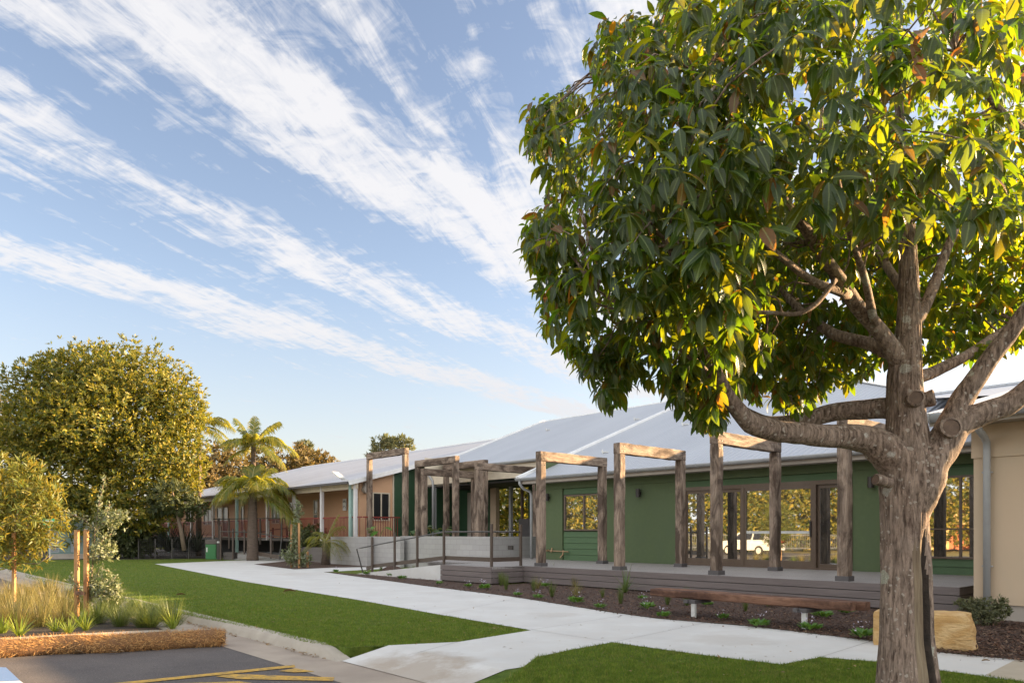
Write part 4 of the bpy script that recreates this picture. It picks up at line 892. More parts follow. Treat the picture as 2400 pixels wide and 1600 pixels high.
stub(2143, 936, 5.86, -.25, -1, 36, .06); stub(2172, 936, 5.95, .75, -.5, 36, .06); stub(2070, 1128, 5.84, -.9, -.5, 26, .1); stub(2226, 1003, 5.78, -.1, -1, 46, .03); stub(2208, 1085, 5.83, .5, -.8, 24, .03)
CR = [(1560, -60), (1545, 15), (1475, 30), (1400, 48), (1378, 105), (1372, 165), (1345, 205), (1262, 238), (1232, 300), (1240, 350), (1272, 400), (1290, 440), (1240, 470), (1228, 550), (1226, 600), (1262, 640), (1252, 700), (1268, 760), (1300, 800), (1330, 830), (1385, 848), (1400, 900), (1424, 945), (1452, 915), (1485, 870), (1540, 905), (1600, 925), (1632, 985), (1660, 1000), (1705, 960), (1750, 930), (1850, 965), (1940, 940), (2010, 915), (2060, 875), (2130, 860), (2200, 838), (2290, 848), (2400, 790), (2700, 760), (2780, -100), (2600, -330), (1720, -280)]
n = 6200
px, py = pix_in(CR, n); d = edged(px, py, CR); hth = .30+1.95*np.sqrt(np.minimum(d, 330)/330)
u = rnd(n)**.55*np.where(rnd(n) < .62, -1, 1)
under = (px > 1690+.25*(950-py)) & (py > 470+.12*(px-1690))
u = np.where(under, .15+.85*rnd(n), u)
Yc = 6.1+hth*u
keep = np.ones(n, bool)
nn_ = np.array([noise.noise(Vector((x/150, y/150, z*.7))) for x, y, z in zip(px, py, Yc)])
keep &= ~(under & ((rnd(n) < .30) | (nn_ < -.24)))
keep &= ~((px > 1750) & (nn_ < -.34))
keep &= ~((px <= 1750) & (nn_ < -.36))
n3 = np.array([noise.noise(Vector((x/95, y/95, 3.7))) for x, y in zip(px, py)])
keep &= d > 4+50*np.maximum(0, n3)
keep &= ~((px > 2440) & (rnd(n) < .58)) & ~((py < -60) & (px > 2100) & (rnd(n) < .4))
keep &= ~((px > 1720) & (Yc < 5.9) & (rnd(n) < .55*np.clip((px-1720)/250, 0, 1)))
hole = ((np.abs(px-2180) < 45) & (np.abs(py-590) < 75)) | ((np.abs(px-2165) < 50) & (np.abs(py-660) < 60) & (rnd(n) < .6))
keep &= ~hole
# keep the trunk and main limbs readable from the front
keep &= ~((np.abs(px-2122) < 62) & (py > 560) & (Yc < 6.3)); keep &= ~((py > 835) & (px > 2030))
px, py, Yc = px[keep], py[keep], Yc[keep]; d = d[keep]
LOW = [(1640, 700), (1760, 540), (2080, 500), (2440, 380), (2440, 790), (2290, 842), (2200, 826), (2080, 850), (1950, 915), (1850, 950), (1700, 925), (1640, 850)]
p2x, p2y = pix_in(LOW, 900); Y2 = 6.7+1.9*rnd(900); px, py, Yc = np.concatenate([px, p2x]), np.concatenate([py, p2y]), np.concatenate([Yc, Y2])
for P_, m_ in (([(1330, 790), (1460, 780), (1520, 860), (1475, 890), (1440, 950), (1412, 935), (1395, 885), (1350, 850)], 95), ([(1550, 870), (1740, 870), (1705, 955), (1655, 1000), (1615, 975)], 80), ([(1225, 520), (1300, 480), (1290, 640), (1240, 610)], 45), ([(1240, 240), (1330, 230), (1320, 330), (1250, 330)], 45), ([(1640, 420), (2330, 360), (2340, 500), (2230, 530), (2060, 590), (2010, 660), (1920, 650), (1880, 580), (1780, 640), (1650, 640)], 210), ([(1560, 640), (1800, 620), (1840, 720), (1780, 850), (1640, 860)], 110)):
    p2x, p2y = pix_in(P_, m_); px, py, Yc = np.concatenate([px, p2x]), np.concatenate([py, p2y]), np.concatenate([Yc, 5.3+1.2*rnd(m_)])
CC = pxw(px, py, Yc); cen = np.array([T(1900, 420, 6.1)])
CC = CC.reshape(-1, 3)
ax = unit(unit(CC-cen)*np.array([1, 1, .6])+np.array([0, 0, .25])+RNG.normal(size=CC.shape)*.35)
C, Dv, Nv, Ls = [], [], [], []
for c, a in zip(CC, ax):
    m = RNG.integers(5, 9); e1 = unit(np.cross(a, RNG.normal(size=3))); e2 = np.cross(a, e1); ph = RNG.random()*6.28
    for i in range(m):
        t = ph+2.4*i; rd = e1*math.cos(t)+e2*math.sin(t); f_ = RNG.uniform(.05, .55)
        D_ = rd*.85+a*f_+np.array([0, 0, -.65-.5*RNG.random()]); C.append(c+a*RNG.uniform(-.05, .03)+rd*.015); Dv.append(D_); Nv.append(a*.6+np.array([0, 0, .7])+RNG.normal(size=3)*.22+rd*.3); Ls.append(RNG.uniform(.065, .165)*(1.12 if c[1] < 5 else .95))
C, Dv, Nv, Ls = np.array(C), np.array(Dv), np.array(Nv), np.array(Ls)
bend = RNG.normal(size=len(C))
vv, ff = inst(C, Dv, Nv, Ls, Ls*RNG.uniform(.33, .43, len(C)), MG_V, MG_F)
uvs = np.tile(MG_V[:, :2], (len(C), 1))
npmesh('crown', vv-np.array(tl), ff, M['mango'], TR, smooth=True, uv=uvs)
# twigs from limbs to leaf clusters
mb = LMB; NP = np.array([tuple(p_) for p_, r_ in NODE])
for c in CC[RNG.permutation(len(CC))[:420]]:
    dd = np.linalg.norm(NP-c, axis=1); j = int(dd.argmin())
    if dd[j] > 1.5: continue
    a, b = Vector(NP[j]), Vector(c); mid = (a+b)/2+Vector((0, 0, .06+.1*dd[j]))
    mb.tube([a, (a+mid)/2+Vector(RNG.normal(size=3)*.02), mid, (mid+b)/2+Vector(RNG.normal(size=3)*.02), b], [min(.014, .006+.006*dd[j]), .009, .007, .005, .003], 5, cap=False)
mb.build('limb', M['trunk'], trk, smooth=True)
# ------------------------------------------------------------------ generic leafy plants
def blobcrown(blobs, n, k, size, wr, shell=.5, up=.3, dark=0):
    """rosettes of leaves through the outer part of a set of ellipsoids"""
    vol = np.array([b[3]*b[4]*b[5] for b in blobs])**.8; cnt = (n*vol/vol.sum()).astype(int)+1
    C, D_, N_ = [], [], []
    for b, m in zip(blobs, cnt):
        dr = rdir(m); r = shell+(1-shell)*rnd(m, 1)**.6
        wob = np.array([1+.24*noise.noise(Vector(q)*2.1+Vector(b[:3]))+.2*noise.noise(Vector(q)*4.5+Vector(b[:3])) for q in dr])[:, None]
        c = np.array(b[:3])+dr*r*wob*np.array(b[3:6]); out = unit(dr/np.array(b[3:6]))
        for i in range(k):
            t = unit(out*.7+rdir(m)*.95+np.array([0, 0, up])); C.append(c+rdir(m)*size*.25); D_.append(t); N_.append(unit(out+rdir(m)*.5+np.array([0, 0, .4])))
    C, D_, N_ = map(np.concatenate, (C, D_, N_)); L = size*RNG.uniform(.7, 1.25, len(C))
    return inst(C, D_, N_, L, L*wr, DIA_V, DIA_F)
def leafy(name, label, cat, base, blobs, n, k, size, wr, mat, trunks=(), group=None, bark='bark', shell=.5, up=.3):
    t = thing(name, label, cat, base, 0, group); o = np.array(base)
    v, f = blobcrown(blobs, n, k, size, wr, shell, up); npmesh('crown', v-o, f, M[mat], t)
    for pts, rad in trunks:
        mb = MB(loc=base); mb.tube(pts, rad, 8, jit=.08); mb.build('trunk', M[bark], t, smooth=True)
    return t
def pb(px, py, Y, rx, ry, rd=None, dY=0):           # blob from its middle and half sizes as they look at distance Y
    c = T(px, py, Y); s = Y/F; return (c[0], c[1]+dY, c[2], rx*s, (rd or (rx+ry)/2)*s, ry*s)
Yt = 44.0
blobs = [pb(235, 965, Yt, 205, 150), pb(150, 930, Yt, 105, 95, dY=-1), pb(330, 900, Yt, 115, 92, dY=-1), pb(215, 880, Yt, 120, 78), pb(420, 960, Yt, 68, 88), pb(385, 1075, Yt, 105, 98, dY=-1.5), pb(75, 1010, Yt, 82, 96),
         pb(180, 1110, Yt, 150, 105, dY=-1.5), pb(300, 1165, Yt, 110, 78, dY=-2), pb(440, 1120, Yt, 55, 62, dY=-1), pb(60, 1150, Yt, 80, 90), pb(350, 1205, Yt, 110, 55, dY=-2), pb(220, 1215, Yt, 110, 60, dY=-2), pb(430, 1060, Yt, 70, 90, dY=-1), pb(455, 985, Yt, 45, 60, dY=-1), pb(262, 1010, Yt, 120, 85, dY=-3), pb(120, 1040, Yt, 85, 70, dY=-3), pb(447, 905, Yt, 20, 32)]
tb = G(255, 1310, 0)
leafy('evergreen_tree', 'huge dense rounded evergreen tree glowing gold, beside the verandah building', 'tree', (T(255, 1300, Yt)[0], Yt, 0), blobs, 14500, 7, .25, .38, 'goldtree',
      [([T(255, 1306, Yt), T(250, 1220, Yt), T(240, 1100, Yt), T(245, 950, Yt)], [.4, .32, .26, .1]), ([T(250, 1220, Yt), T(330, 1130, Yt), T(400, 1060, Yt)], [.2, .16, .06]), ([T(240, 1150, Yt), T(150, 1060, Yt)], [.2, .07])], shell=.35)
leafy('slender_tree', 'slender leaning tree with pale trunk under the edge of the big evergreen', 'tree', T(430, 1290, 41), [pb(400, 1165, 41, 55, 38), pb(445, 1190, 41, 38, 30), pb(372, 1185, 41, 32, 26)], 420, 6, .28, .36, 'darkbush',
      [([T(432, 1290, 41), T(424, 1240, 41), T(410, 1180, 41), T(404, 1150, 41)], [.13, .11, .07, .05])])
for i, (px_, py_, Y_, rx, ry, m, lb) in enumerate([
    (20, 1250, 50, 70, 50, 'darkbush', 'dark shrub low at the photo edge, behind the green cabinet'), (-70, 1220, 52, 90, 80, 'goldtree', 'golden shrub at the far left behind the young golden tree'), (110, 1235, 55, 60, 60, 'darkbush', 'dark shrub behind the bright green sign'),
    (245, 1250, 43, 48, 55, 'darkbush', 'dark shrub directly under the big evergreen crown'), (300, 1258, 42, 45, 48, 'darkbush', 'dark shrub between the big evergreen and the wire fence'), (345, 1245, 46, 35, 55, 'darkbush', 'tall dark shrub at the far end of the verandah')]):
    x, y, z = T(px_, 1310, Y_); leafy('shrub', lb, 'shrub', (x, y, 0), [pb(px_, py_, Y_, rx, ry), pb(px_-rx*.5, py_+20, Y_, rx*.6, ry*.7), pb(px_+rx*.5, py_+15, Y_, rx*.6, ry*.7)], 420, 6, .26, .4, m, group='shrubs under and beside the big evergreen')
# trees behind the roofs
for i, (px_, py_, Y_, rx, ry, m, lb) in enumerate([
    (520, 1085, 80, 60, 52, 'farorange', 'rusty-lit tree behind the roof, left of the palms'), (610, 1090, 84, 60, 50, 'farorange', 'rusty-lit tree directly behind the palm crowns'), (700, 1085, 86, 52, 45, 'farorange', 'rusty-lit tree behind the roof, right of the palms'),
    (752, 1088, 88, 48, 30, 'farorange', 'lowest rusty-lit tree sinking behind the verandah roof'), (712, 1052, 92, 24, 18, 'fargreen', 'small open-topped tree above the rusty trees behind the roof'), (455, 1110, 78, 55, 55, 'farorange', 'rusty-lit tree between the big evergreen and the palms')]):
    x, y, z = T(px_, 1250, Y_); c = T(px_, py_, Y_)
    leafy('tree', lb, 'tree', (x, y, 0), [pb(px_, py_, Y_, rx, ry), pb(px_-rx*.55, py_+14, Y_, rx*.6, ry*.6), pb(px_+rx*.5, py_+12, Y_, rx*.62, ry*.6), pb(px_+rx*.1, py_-ry*.45, Y_, rx*.5, ry*.5), pb(px_, py_+60, Y_, rx, 60)], 520, 6, .5, .42, m, [([(x, y, 0), c], [.3, .15])], group='sunlit trees behind the verandah roof', shell=.25)
x, y, z = T(918, 1250, 62); leafy('gum_tree', 'sparse gum tree top showing above the roof behind the tallest portal', 'tree', (x, y, 0), [pb(918, 1040, 62, 44, 16), pb(890, 1052, 62, 26, 12), pb(950, 1045, 62, 22, 16), pb(908, 1030, 62, 22, 9), pb(880, 1066, 62, 22, 9)], 210, 6, .42, .36, 'fargreen', [([(x, y, 0), T(920, 1080, 62), T(915, 1040, 62)], [.3, .14, .06]), ([T(920, 1085, 62), T(890, 1050, 62)], [.1, .04]), ([T(920, 1085, 62), T(948, 1045, 62)], [.1, .04])], shell=.2)
for px_, lb in ((1165, 'sunlit tree seen through the entry opening, left of the column'), (1215, 'sunlit tree seen through the entry opening, right of the column'), (1258, 'sunlit tree behind the entry, partly hidden by a timber post')):
    x, y, z = T(px_, 1300, 64); leafy('tree', lb, 'tree', (x, y, 0), [pb(px_, 1180, 64, 40, 90), pb(px_-16, 1220, 64, 30, 60), pb(px_+16, 1150, 64, 28, 60)], 700, 6, .34, .45, 'goldtree', [([(x, y, 0), T(px_, 1180, 64)], [.2, .1])], group='sunlit trees beyond the entry')
x, y, z = T(-10, 1250, 75); leafy('bare_tree', 'pale thin-leaved tree at the left edge above the shrubs', 'tree', (x, y, 0), [pb(0, 960, 75, 45, 45), pb(-30, 1010, 75, 60, 60), pb(25, 1020, 75, 30, 50)], 300, 5, .5, .3, 'farorange', [([(x, y, 0), T(-5, 980, 75)], [.35, .1])], shell=.1)
# ------------------------------------------------------------------ palms
def frond(parent, c, az, el, L, n=34, gr=.55, lw=.42, mat='palm', nm='frond', ll=.30):
    """arching rachis with two rows of drooping leaflets"""
    c = Vector(c); h = Vector((math.cos(az), math.sin(az), 0)); pts = []
    for i in range(13):
        t = i/12; pts.append(c+h*(L*t*math.cos(el)*(1-.12*t*t))+Vector((0, 0, L*(t*math.sin(el)-gr*t*t))))
    mb = MB(loc=tuple(parent.location)); mb.tube(pts, [L*.012*(1-.85*i/12)+.004 for i in range(13)], 5)
    side = Vector((-h.y, h.x, 0))
    for s in (-1, 1):
        for j in range(n):
            t = .14+.86*(j+random.random()*.5)/n; i = min(11, int(t*12)); q = pts[i].lerp(pts[i+1], t*12-i); tg = (pts[i+1]-pts[i]).normalized()
            l = L*ll*(math.sin(math.pi*min(1, .12+.88*t))**.6)*random.uniform(.85, 1.1); d = (side*s*.8+tg*.65+Vector((0, 0, .25-.2*random.random()))).normalized(); wv = tg*(lw*l*.22)
            m_ = q+d*l*.5+Vector((0, 0, -.06*l)); e = q+d*l*.95+Vector((0, 0, -random.uniform(.35, .75)*l))
            mb.add([tuple(q-wv*.5), tuple(q+wv*.5), tuple(m_+wv*.5), tuple(m_-wv*.5), tuple(e)], [(0, 1, 2, 3), (3, 2, 4)], 1)
    return mb.build(nm, [M['rachis'], M[mat]], parent)
def palm(name, label, px_, ybase, ycrown, Y_, w, spec, trunkw2=None, lean=0, zb=0):
    x, y, z = T(px_, ybase, Y_); t = thing(name, label, 'palm', (x, y, zb)); top = Vector(T(px_+lean, ycrown, Y_)); b = Vector((x, y, zb))
    mb = MB(loc=(x, y, zb)); N = 26; mb.tube([b.lerp(top, i/N) for i in range(N+1)], [w*(1.15-.4*i/N)*(1+.05*(i % 2)) for i in range(N+1)], 10, jit=.06)
    mb.build('trunk', M['palmbark'], t, smooth=True)
    for (az, el, L, gr) in spec+[(a+random.uniform(12, 30), e+random.uniform(-14, 10), l*random.uniform(.7, 1.05), g*random.uniform(.9, 1.4)) for a, e, l, g in spec[::2]]: frond(t, top+Vector(RNG.normal(size=3)*.06), R(az+random.uniform(-9, 9)), R(el+random.uniform(-7, 7)), L*random.uniform(.85, 1.12), 44, gr*random.uniform(.8, 1.25), .36)
    return t
Yp = 40
palm('palm_tree', 'taller feathery palm with a slim trunk in front of the verandah roof', 594, 1300, 1046, Yp, .16, [(172, 68, 2.6, .35), (95, 78, 2.2, .2), (40, 55, 2.9, .5), (20, 62, 2.7, .4), (350, 40, 2.8, .55), (5, 25, 2.9, .6), (200, 30, 2.4, .6), (150, 20, 2.3, .7), (250, 45, 2.4, .6), (300, 50, 2.5, .6), (330, 15, 2.8, .7), (70, 40, 2.4, .5), (120, 50, 2.4, .5), (215, 5, 2.0, .5)])
palm('palm_tree', 'shorter palm with a thick shaggy trunk and low yellow fronds', 592, 1300, 1148, Yp-1.4, .27, [(170, 55, 3.33, .7), (190, 35, 2.99, .75), (210, 60, 2.64, .7), (150, 30, 2.76, .8), (10, 50, 2.99, .7), (350, 35, 3.22, .75), (30, 60, 2.99, .7), (330, 50, 2.88, .8), (270, 60, 2.64, .8), (300, 40, 2.76, .85), (240, 40, 2.64, .8), (90, 60, 2.64, .6), (60, 75, 2.88, .5), (125, 70, 2.76, .5), (355, 15, 2.99, .7), (345, -22, 3.56, .25)])
palm('palm_tree', 'palm rising behind the right shoulder of the big evergreen', 466, 1300, 1002, 47, .16, [(25, 78, 3.0, .25), (10, 50, 2.8, .55), (350, 30, 2.8, .6), (340, 5, 2.6, .6), (170, 50, 2.5, .5), (100, 60, 2.5, .5), (270, 50, 2.5, .6), (40, 30, 2.6, .6), (200, 20, 2.3, .6)])
def strapplant(name, label, cat, loc, n, L, w, mat, spread=.9, droop=.5, group=None, sc=1, r=.04):
    t = thing(name, label, cat, loc, 0, group); mb_v, mb_f = blades(n, L, w, spread, droop, r); npmesh('leaves', mb_v, mb_f, M[mat], t); return t
def blades(n, L, w, lean, droop, r, seg=4):
    """curving blades fanning from one crown"""
    az = rnd(n)*6.283; le = lean*(.15+.85*rnd(n)); l = L*(.55+.45*rnd(n)); base = np.stack([np.cos(az), np.sin(az), 0*az], 1)*(r*rnd(n, 1))
    h = np.stack([np.cos(az), np.sin(az), 0*az], 1); sd = np.stack([-np.sin(az), np.cos(az), 0*az], 1); V_ = []
    for i in range(seg+1):
        t = i/seg; ww = w*(1-.92*t**1.6)*(.55+.45*min(1, t*4))
        p_ = base+h*(l*np.sin(le)*t*(1+droop*t*.6))[:, None]+np.array([0, 0, 1])*(l*(np.cos(le)*t-droop*t*t*np.sin(le)))[:, None]
        V_ += [p_-sd*ww/2, p_+sd*ww/2]
    V_ = np.stack(V_, 1); m = 2*(seg+1); f = np.array([(2*i, 2*i+1, 2*i+3, 2*i+2) for i in range(seg)])
    return V_.reshape(-1, 3), (f[None]+np.arange(n)[:, None, None]*m).reshape(-1, 4)
for px_, Y_, L, lb in ((395, 42.5, 2.1, 'dark cycad clump behind the wire fence, left of the leaning trunk'), (432, 43, 2.3, 'dark cycad clump behind the wire fence, at the foot of the leaning trunk'), (462, 42.5, 1.7, 'dark cycad clump beside the green pillar')):
    x, y, z = T(px_, 1308, Y_); strapplant('cycad', lb, 'cycad', (x, y, .35), 90, L, .09, 'cycad', 1.15, .35, 'dark cycads behind the wire fence')
# young palm by the block wall
x, y, z = T(763, 1318, 33.2); yp = thing('young_palm', 'young palm with a fibrous trunk and one tall upright frond by the block wall', 'palm', (x, y, 0))
mb = MB(loc=(x, y, 0)); mb.tube([(x, y, 0), (x+.03, y, .5), (x, y, 1.0)], [.2, .18, .16], 10, jit=.25); mb.build('trunk', M['palmbark'], yp, smooth=True)
for az, el, L, gr in ((15, 72, 2.1, .35), (40, 60, 1.9, .5), (170, 45, 1.5, .7), (200, 25, 1.3, .8), (350, 30, 1.6, .8), (320, 20, 1.4, .9), (230, 50, 1.4, .8), (280, 40, 1.4, .9), (140, 60, 1.5, .6), (90, 55, 1.4, .6), (5, 10, 1.3, .7), (185, 5, 1.2, .6), (300, 0, 1.1, .7)):
    frond(yp, (x, y, 1.0), R(az), R(el), L, 26, gr, .22, 'fargreen' if 0 else 'palm', ll=.34)
# ------------------------------------------------------------------ staked saplings in the island bed
def stake(par, p0, h, s=.05, m='stake'):
    x, y, z = p0; mb = MB(loc=tuple(par.location)); mb.box(x-s/2, x+s/2, y-s/2, y+s/2, z-.05, z+h); return mb.build('stake', M[m], par, bevel=.003)
Yb = 15.6; x, y, _ = G(38, 1409); y = Yb
t = thing('young_tree', 'young golden narrow-leaved tree tied to a stake at the left edge', 'tree', (x, y, 0)); gl = np.array((x, y, 0))
blobs = [pb(35, 1210, Yb, 95, 90), pb(-20, 1160, Yb, 85, 85), pb(70, 1140, Yb, 62, 58), pb(110, 1180, Yb, 45, 45), pb(20, 1290, Yb, 70, 45), pb(95, 1255, Yb, 45, 30), pb(-60, 1250, Yb, 80, 80), pb(115, 1270, Yb, 30, 22)]
v, f = blobcrown(blobs+[pb(60, 1095, Yb, 26, 40), pb(-10, 1085, Yb, 30, 34), pb(135, 1225, Yb, 26, 18), pb(70, 1320, Yb, 34, 16)], 1150, 7, .17, .17, .2, .25); npmesh('crown', v-gl, f, M['bushgold'], t)
mb = MB(loc=(x, y, 0)); mb.tube([(x-.06, y, 0), T(30, 1300, Yb), T(40, 1200, Yb), T(30, 1120, Yb)], [.028, .024, .018, .01], 7); mb.tube([T(35, 1290, Yb), T(80, 1200, Yb), T(100, 1170, Yb)], [.014, .01, .006], 6); mb.tube([T(32, 1320, Yb), T(90, 1320, Yb-.2), T(118, 1300, Yb-.2)], [.012, .009, .005], 6); mb.build('trunk', M['bark'], t, smooth=True)
stake(t, (x+.02, y-.12, 0), 1.45, .06)
Yk = 12.75; x, y, _ = G(205, 1446); t = thing('staked_sapling', 'lanky pale-leaved sapling between two orange hardwood stakes', 'tree', (x, y, 0)); gl = np.array((x, y, 0))
stems = [[(208, 1446), (215, 1350), (222, 1250), (232, 1180), (246, 1118)], [(215, 1370), (235, 1330), (262, 1340)], [(218, 1290), (245, 1260), (262, 1250)], [(222, 1240), (195, 1215), (150, 1200)], [(226, 1220), (255, 1205), (290, 1200)], [(214, 1400), (245, 1385), (272, 1350)], [(212, 1400), (180, 1375), (165, 1350)], [(222, 1250), (240, 1225), (258, 1180)], [(213, 1390), (240, 1370), (255, 1400)]]
mb = MB(loc=(x, y, 0)); C, D_, N_ = [], [], []
for st in stems:
    pts = [Vector(T(a, b, Yk+.12*math.sin(a*.7+b)*(1 if st is not stems[0] else .2))) for a, b in st]; mb.tube(pts, [.014*(1-.7*i/len(pts)) if st is stems[0] else .008*(1-.6*i/len(pts)) for i in range(len(pts))], 6)
    for (a, b) in zip(pts[:-1], pts[1:]):
        L = (b-a).length; m = int(L/.006); dens = 1.0
        for i in range(m):
            q = a.lerp(b, random.random()); C.append(q+Vector(RNG.normal(size=3)*(.045 if st is not stems[0] else .022))); dd = Vector(rdir(1)[0])*.8+(b-a).normalized()*.7; D_.append(dd); N_.append(rdir(1)[0]*.6+np.array([0, 0, .8]))
C, D_, N_ = np.array(C), np.array(D_), np.array(N_)
L = RNG.uniform(.045, .085, len(C)); v, f = inst(C, D_, N_, L, L*.42, DIA_V, DIA_F)
low = [pb(245, 1350+25, Yk, 34, 30), pb(240, 1290, Yk, 30, 36), pb(262, 1390, Yk, 24, 22), pb(265, 1215, Yk, 34, 26)]
v2, f2 = blobcrown(low, 420, 5, .07, .42, .2, .2); f = np.concatenate([f, f2+len(v)]); v = np.concatenate([v, v2]); npmesh('crown', v-gl, f, M['banksia'], t)
mb.build('stem', M['bark'], t, smooth=True)
p0, p1 = G(180, 1444), G(202, 1447)
stake(t, (p0[0], p0[1], 0), 1.5, .065); stake(t, (p1[0], p1[1], 0), 1.5, .065)
mb = MB(loc=(x, y, 0)); mb.obox((p0[0], p0[1]-.04, .42), (p1[0], p1[1]-.04, .42), .012, .06); mb.obox((p0[0], p0[1]-.036, 1.18), (p0[0]+.001, p0[1]-.036, 1.182), .07, .02); mb.build('tie', M['bench'], t)
# small staked shrub in the far mulch bed
x, y, _ = G(692, 1330); t = thing('staked_shrub', 'silvery shrub held by three orange stakes in the far mulch bed', 'shrub', (x, y, 0)); gl = np.array((x, y, 0)); Ys = y
v, f = blobcrown([pb(700, 1308, Ys, 26, 22), pb(675, 1300, Ys, 14, 20), pb(695, 1270, Ys, 9, 40), pb(700, 1195, Ys, 8, 24), pb(696, 1235, Ys, 7, 30), pb(716, 1312, Ys, 16, 14)], 330, 6, .13, .34, .1, .3); npmesh('crown', v-gl, f, M['banksia'], t)
mb = MB(loc=(x, y, 0)); mb.tube([(x, y, 0), T(697, 1250, Ys), T(702, 1180, Ys)], [.02, .015, .006], 6); mb.build('stem', M['bark'], t)
for px_, tp, dy in ((683, 1228, .3), (701, 1225, -.25), (721, 1292, 0)):
    xx = (px_-CX)*(Ys+dy)/F; stake(t, (xx, Ys+dy, 0), EYE+(H-tp)*(Ys+dy)/F, .075)
# shrub at the cream wall
x, y, _ = G(2335, 1466); t = leafy('wall_shrub', 'grey-green rounded shrub against the cream wall beside the sandstone block', 'shrub', (x, y, 0), [pb(2320, 1432, y, 36, 34), pb(2275, 1418, y+.1, 36, 18), pb(2345, 1425, y, 18, 28), pb(2300, 1440, y, 26, 26)], 420, 6, .055, .42, 'fargreen', shell=.15)
# planting behind the far sleeper wall and in the planters
for px_, py_, Y_, lb in ((705, 1258, 37.5, 'leafy dark shrub behind the low sleeper wall, left of the young palm'), (742, 1250, 37, 'leafy dark shrub behind the low sleeper wall, touching the young palm')):
    x, y, z = T(px_, 1300, Y_); leafy('shrub', lb, 'shrub', (x, y, .3), [pb(px_, py_, Y_, 24, 24), pb(px_-10, py_+15, Y_, 18, 14), pb(px_+12, py_+12, Y_, 16, 16)], 200, 5, .17, .45, 'darkbush', group='shrubs behind the sleeper wall')
BL_V, BL_F = grid_leaf([0, .15, .45, .8, 1], [.05, .4, .5, .3, .02], [0, .02, 0, -.1, -.2], .1)
for px_, b_, lb in ((886, 3.1, 'bright broad-leaved plant in the planter beside the tallest portal'), (968, 3.6, 'broad-leaved plant in the planter between two portal posts'), (1030, 4.4, 'large-leaved plant in the planter beside the grey downpipe'), (1016, 4.0, 'low broad-leaved plant in the planter at the foot of the downpipe')):
    a = A_(px_, b_); x, y, _ = BW(a, b_); t = thing('broad_leaved_plant', lb, 'plant', (x, y, 1.1), 0, 'broad-leaved plants in the block planters'); n = 9
    C = np.zeros((n, 3)); az = rnd(n)*6.28; D_ = np.stack([np.cos(az)*.6, np.sin(az)*.6, .9+.6*rnd(n)], 1); St = unit(D_)*(.35+.35*rnd(n, 1)); v, f = inst(St, np.stack([np.cos(az), np.sin(az), .2-.6*rnd(n)], 1), np.tile([0, 0, 1.], (n, 1))+rdir(n)*.3, .38, .26, BL_V, BL_F)
    npmesh('leaves', v, f, M['cover' if px_ < 900 else 'strap'], t, smooth=True)
    mb = MB(loc=(0, 0, 0))
    for q in St: mb.tube([(0, 0, 0), tuple(q*.6+np.array([0, 0, .04])), tuple(q)], [.012, .01, .008], 5)
    mb.build('stalk', M['rachis'], t)
# ------------------------------------------------------------------ tussocks in the island bed
def protos(name, mat, n, L, w, lean, droop, r, cnt=3):
    out = []
    for i in range(cnt):
        v, f = blades(n, L, w, lean, droop, r); me = npmesh(name, v, f, M[mat]); out.append(me)
    return out
def scatter(ps, spots, label, cat, group, smin=.8, smax=1.2, z=0.01):
    for i, (px_, py_) in enumerate(spots):
        x, y, _ = G(px_, py_, 0); src = ps[i % len(ps)]
        if i < len(ps): o = src
        else: o = src.copy(); COL.objects.link(o)
        o.location = (x, y, z); o.rotation_euler = (0, 0, random.uniform(0, 6.28)); s = random.uniform(smin, smax); o.scale = (s, s, s*random.uniform(.9, 1.1))
        tag(o, label, cat, group)
scatter(protos('straw_tussock', 'straw', 330, .62, .006, .95, .35, .14, 3), [(18, 1452), (62, 1425), (112, 1440), (92, 1468), (40, 1472), (148, 1432), (120, 1402), (2, 1420), (75, 1395), (150, 1462), (30, 1400), (-40, 1440), (-30, 1475), (-60, 1410)], 'straw-coloured grass tussock in the kerbed island bed', 'grass tussock', 'straw tussocks in the island bed')
scatter(protos('green_tussock', 'tuft', 300, .5, .007, .9, .4, .12, 3), [(262, 1446), (300, 1448), (342, 1450), (372, 1458), (388, 1448), (228, 1462), (282, 1468), (332, 1470), (168, 1402), (206, 1412), (104, 1385), (310, 1432), (240, 1430), (268, 1420), (355, 1470), (190, 1432), (405, 1466)], 'dark green grass tussock in the kerbed island bed', 'grass tussock', 'green tussocks in the island bed')
scatter(protos('lime_tussock', 'lime', 46, .36, .018, .9, .5, .05, 2), [(46, 1490), (200, 1478), (188, 1468), (4, 1484), (130, 1480), (404, 1474), (160, 1484)], 'lime green strappy tuft at the front edge of the island bed', 'grass tussock', 'lime tufts along the island kerb')
# ------------------------------------------------------------------ plants in the mulch bed
scatter(protos('strap_lily', 'strap', 24, .74, .034, 1.0, .55, .03, 3), [(1204, 1364), (1290, 1364), (1465, 1390), (1747, 1396), (1933, 1408)], 'strappy lily with arching leaves planted in the mulch bed', 'lily', 'strap lilies in the mulch bed', .75, 1.1, .02)
scatter(protos('rush_tuft', 'tuft', 80, .36, .007, .42, .1, .04, 3), [(1186, 1383), (1174, 1373), (1251, 1387), (1294, 1400), (1412, 1401), (1455, 1416), (1564, 1419), (1377, 1375), (1747, 1434), (1014, 1337), (969, 1341), (1066, 1357), (1077, 1363), (1177, 1371), (893, 1339), (1610, 1420)], 'small dark upright rush tuft in the mulch bed', 'rush', 'rush tufts in the mulch bed', .75, 1.25, .02)
scatter(protos('wispy_grass', 'straw', 130, .5, .005, .7, .3, .07, 2), [(1318, 1369), (1348, 1375), (1350, 1398), (1100, 1352), (1260, 1380)], 'wispy pale grass clump in the mulch bed', 'grass clump', 'wispy grasses in the mulch bed', .8, 1.1, .02)
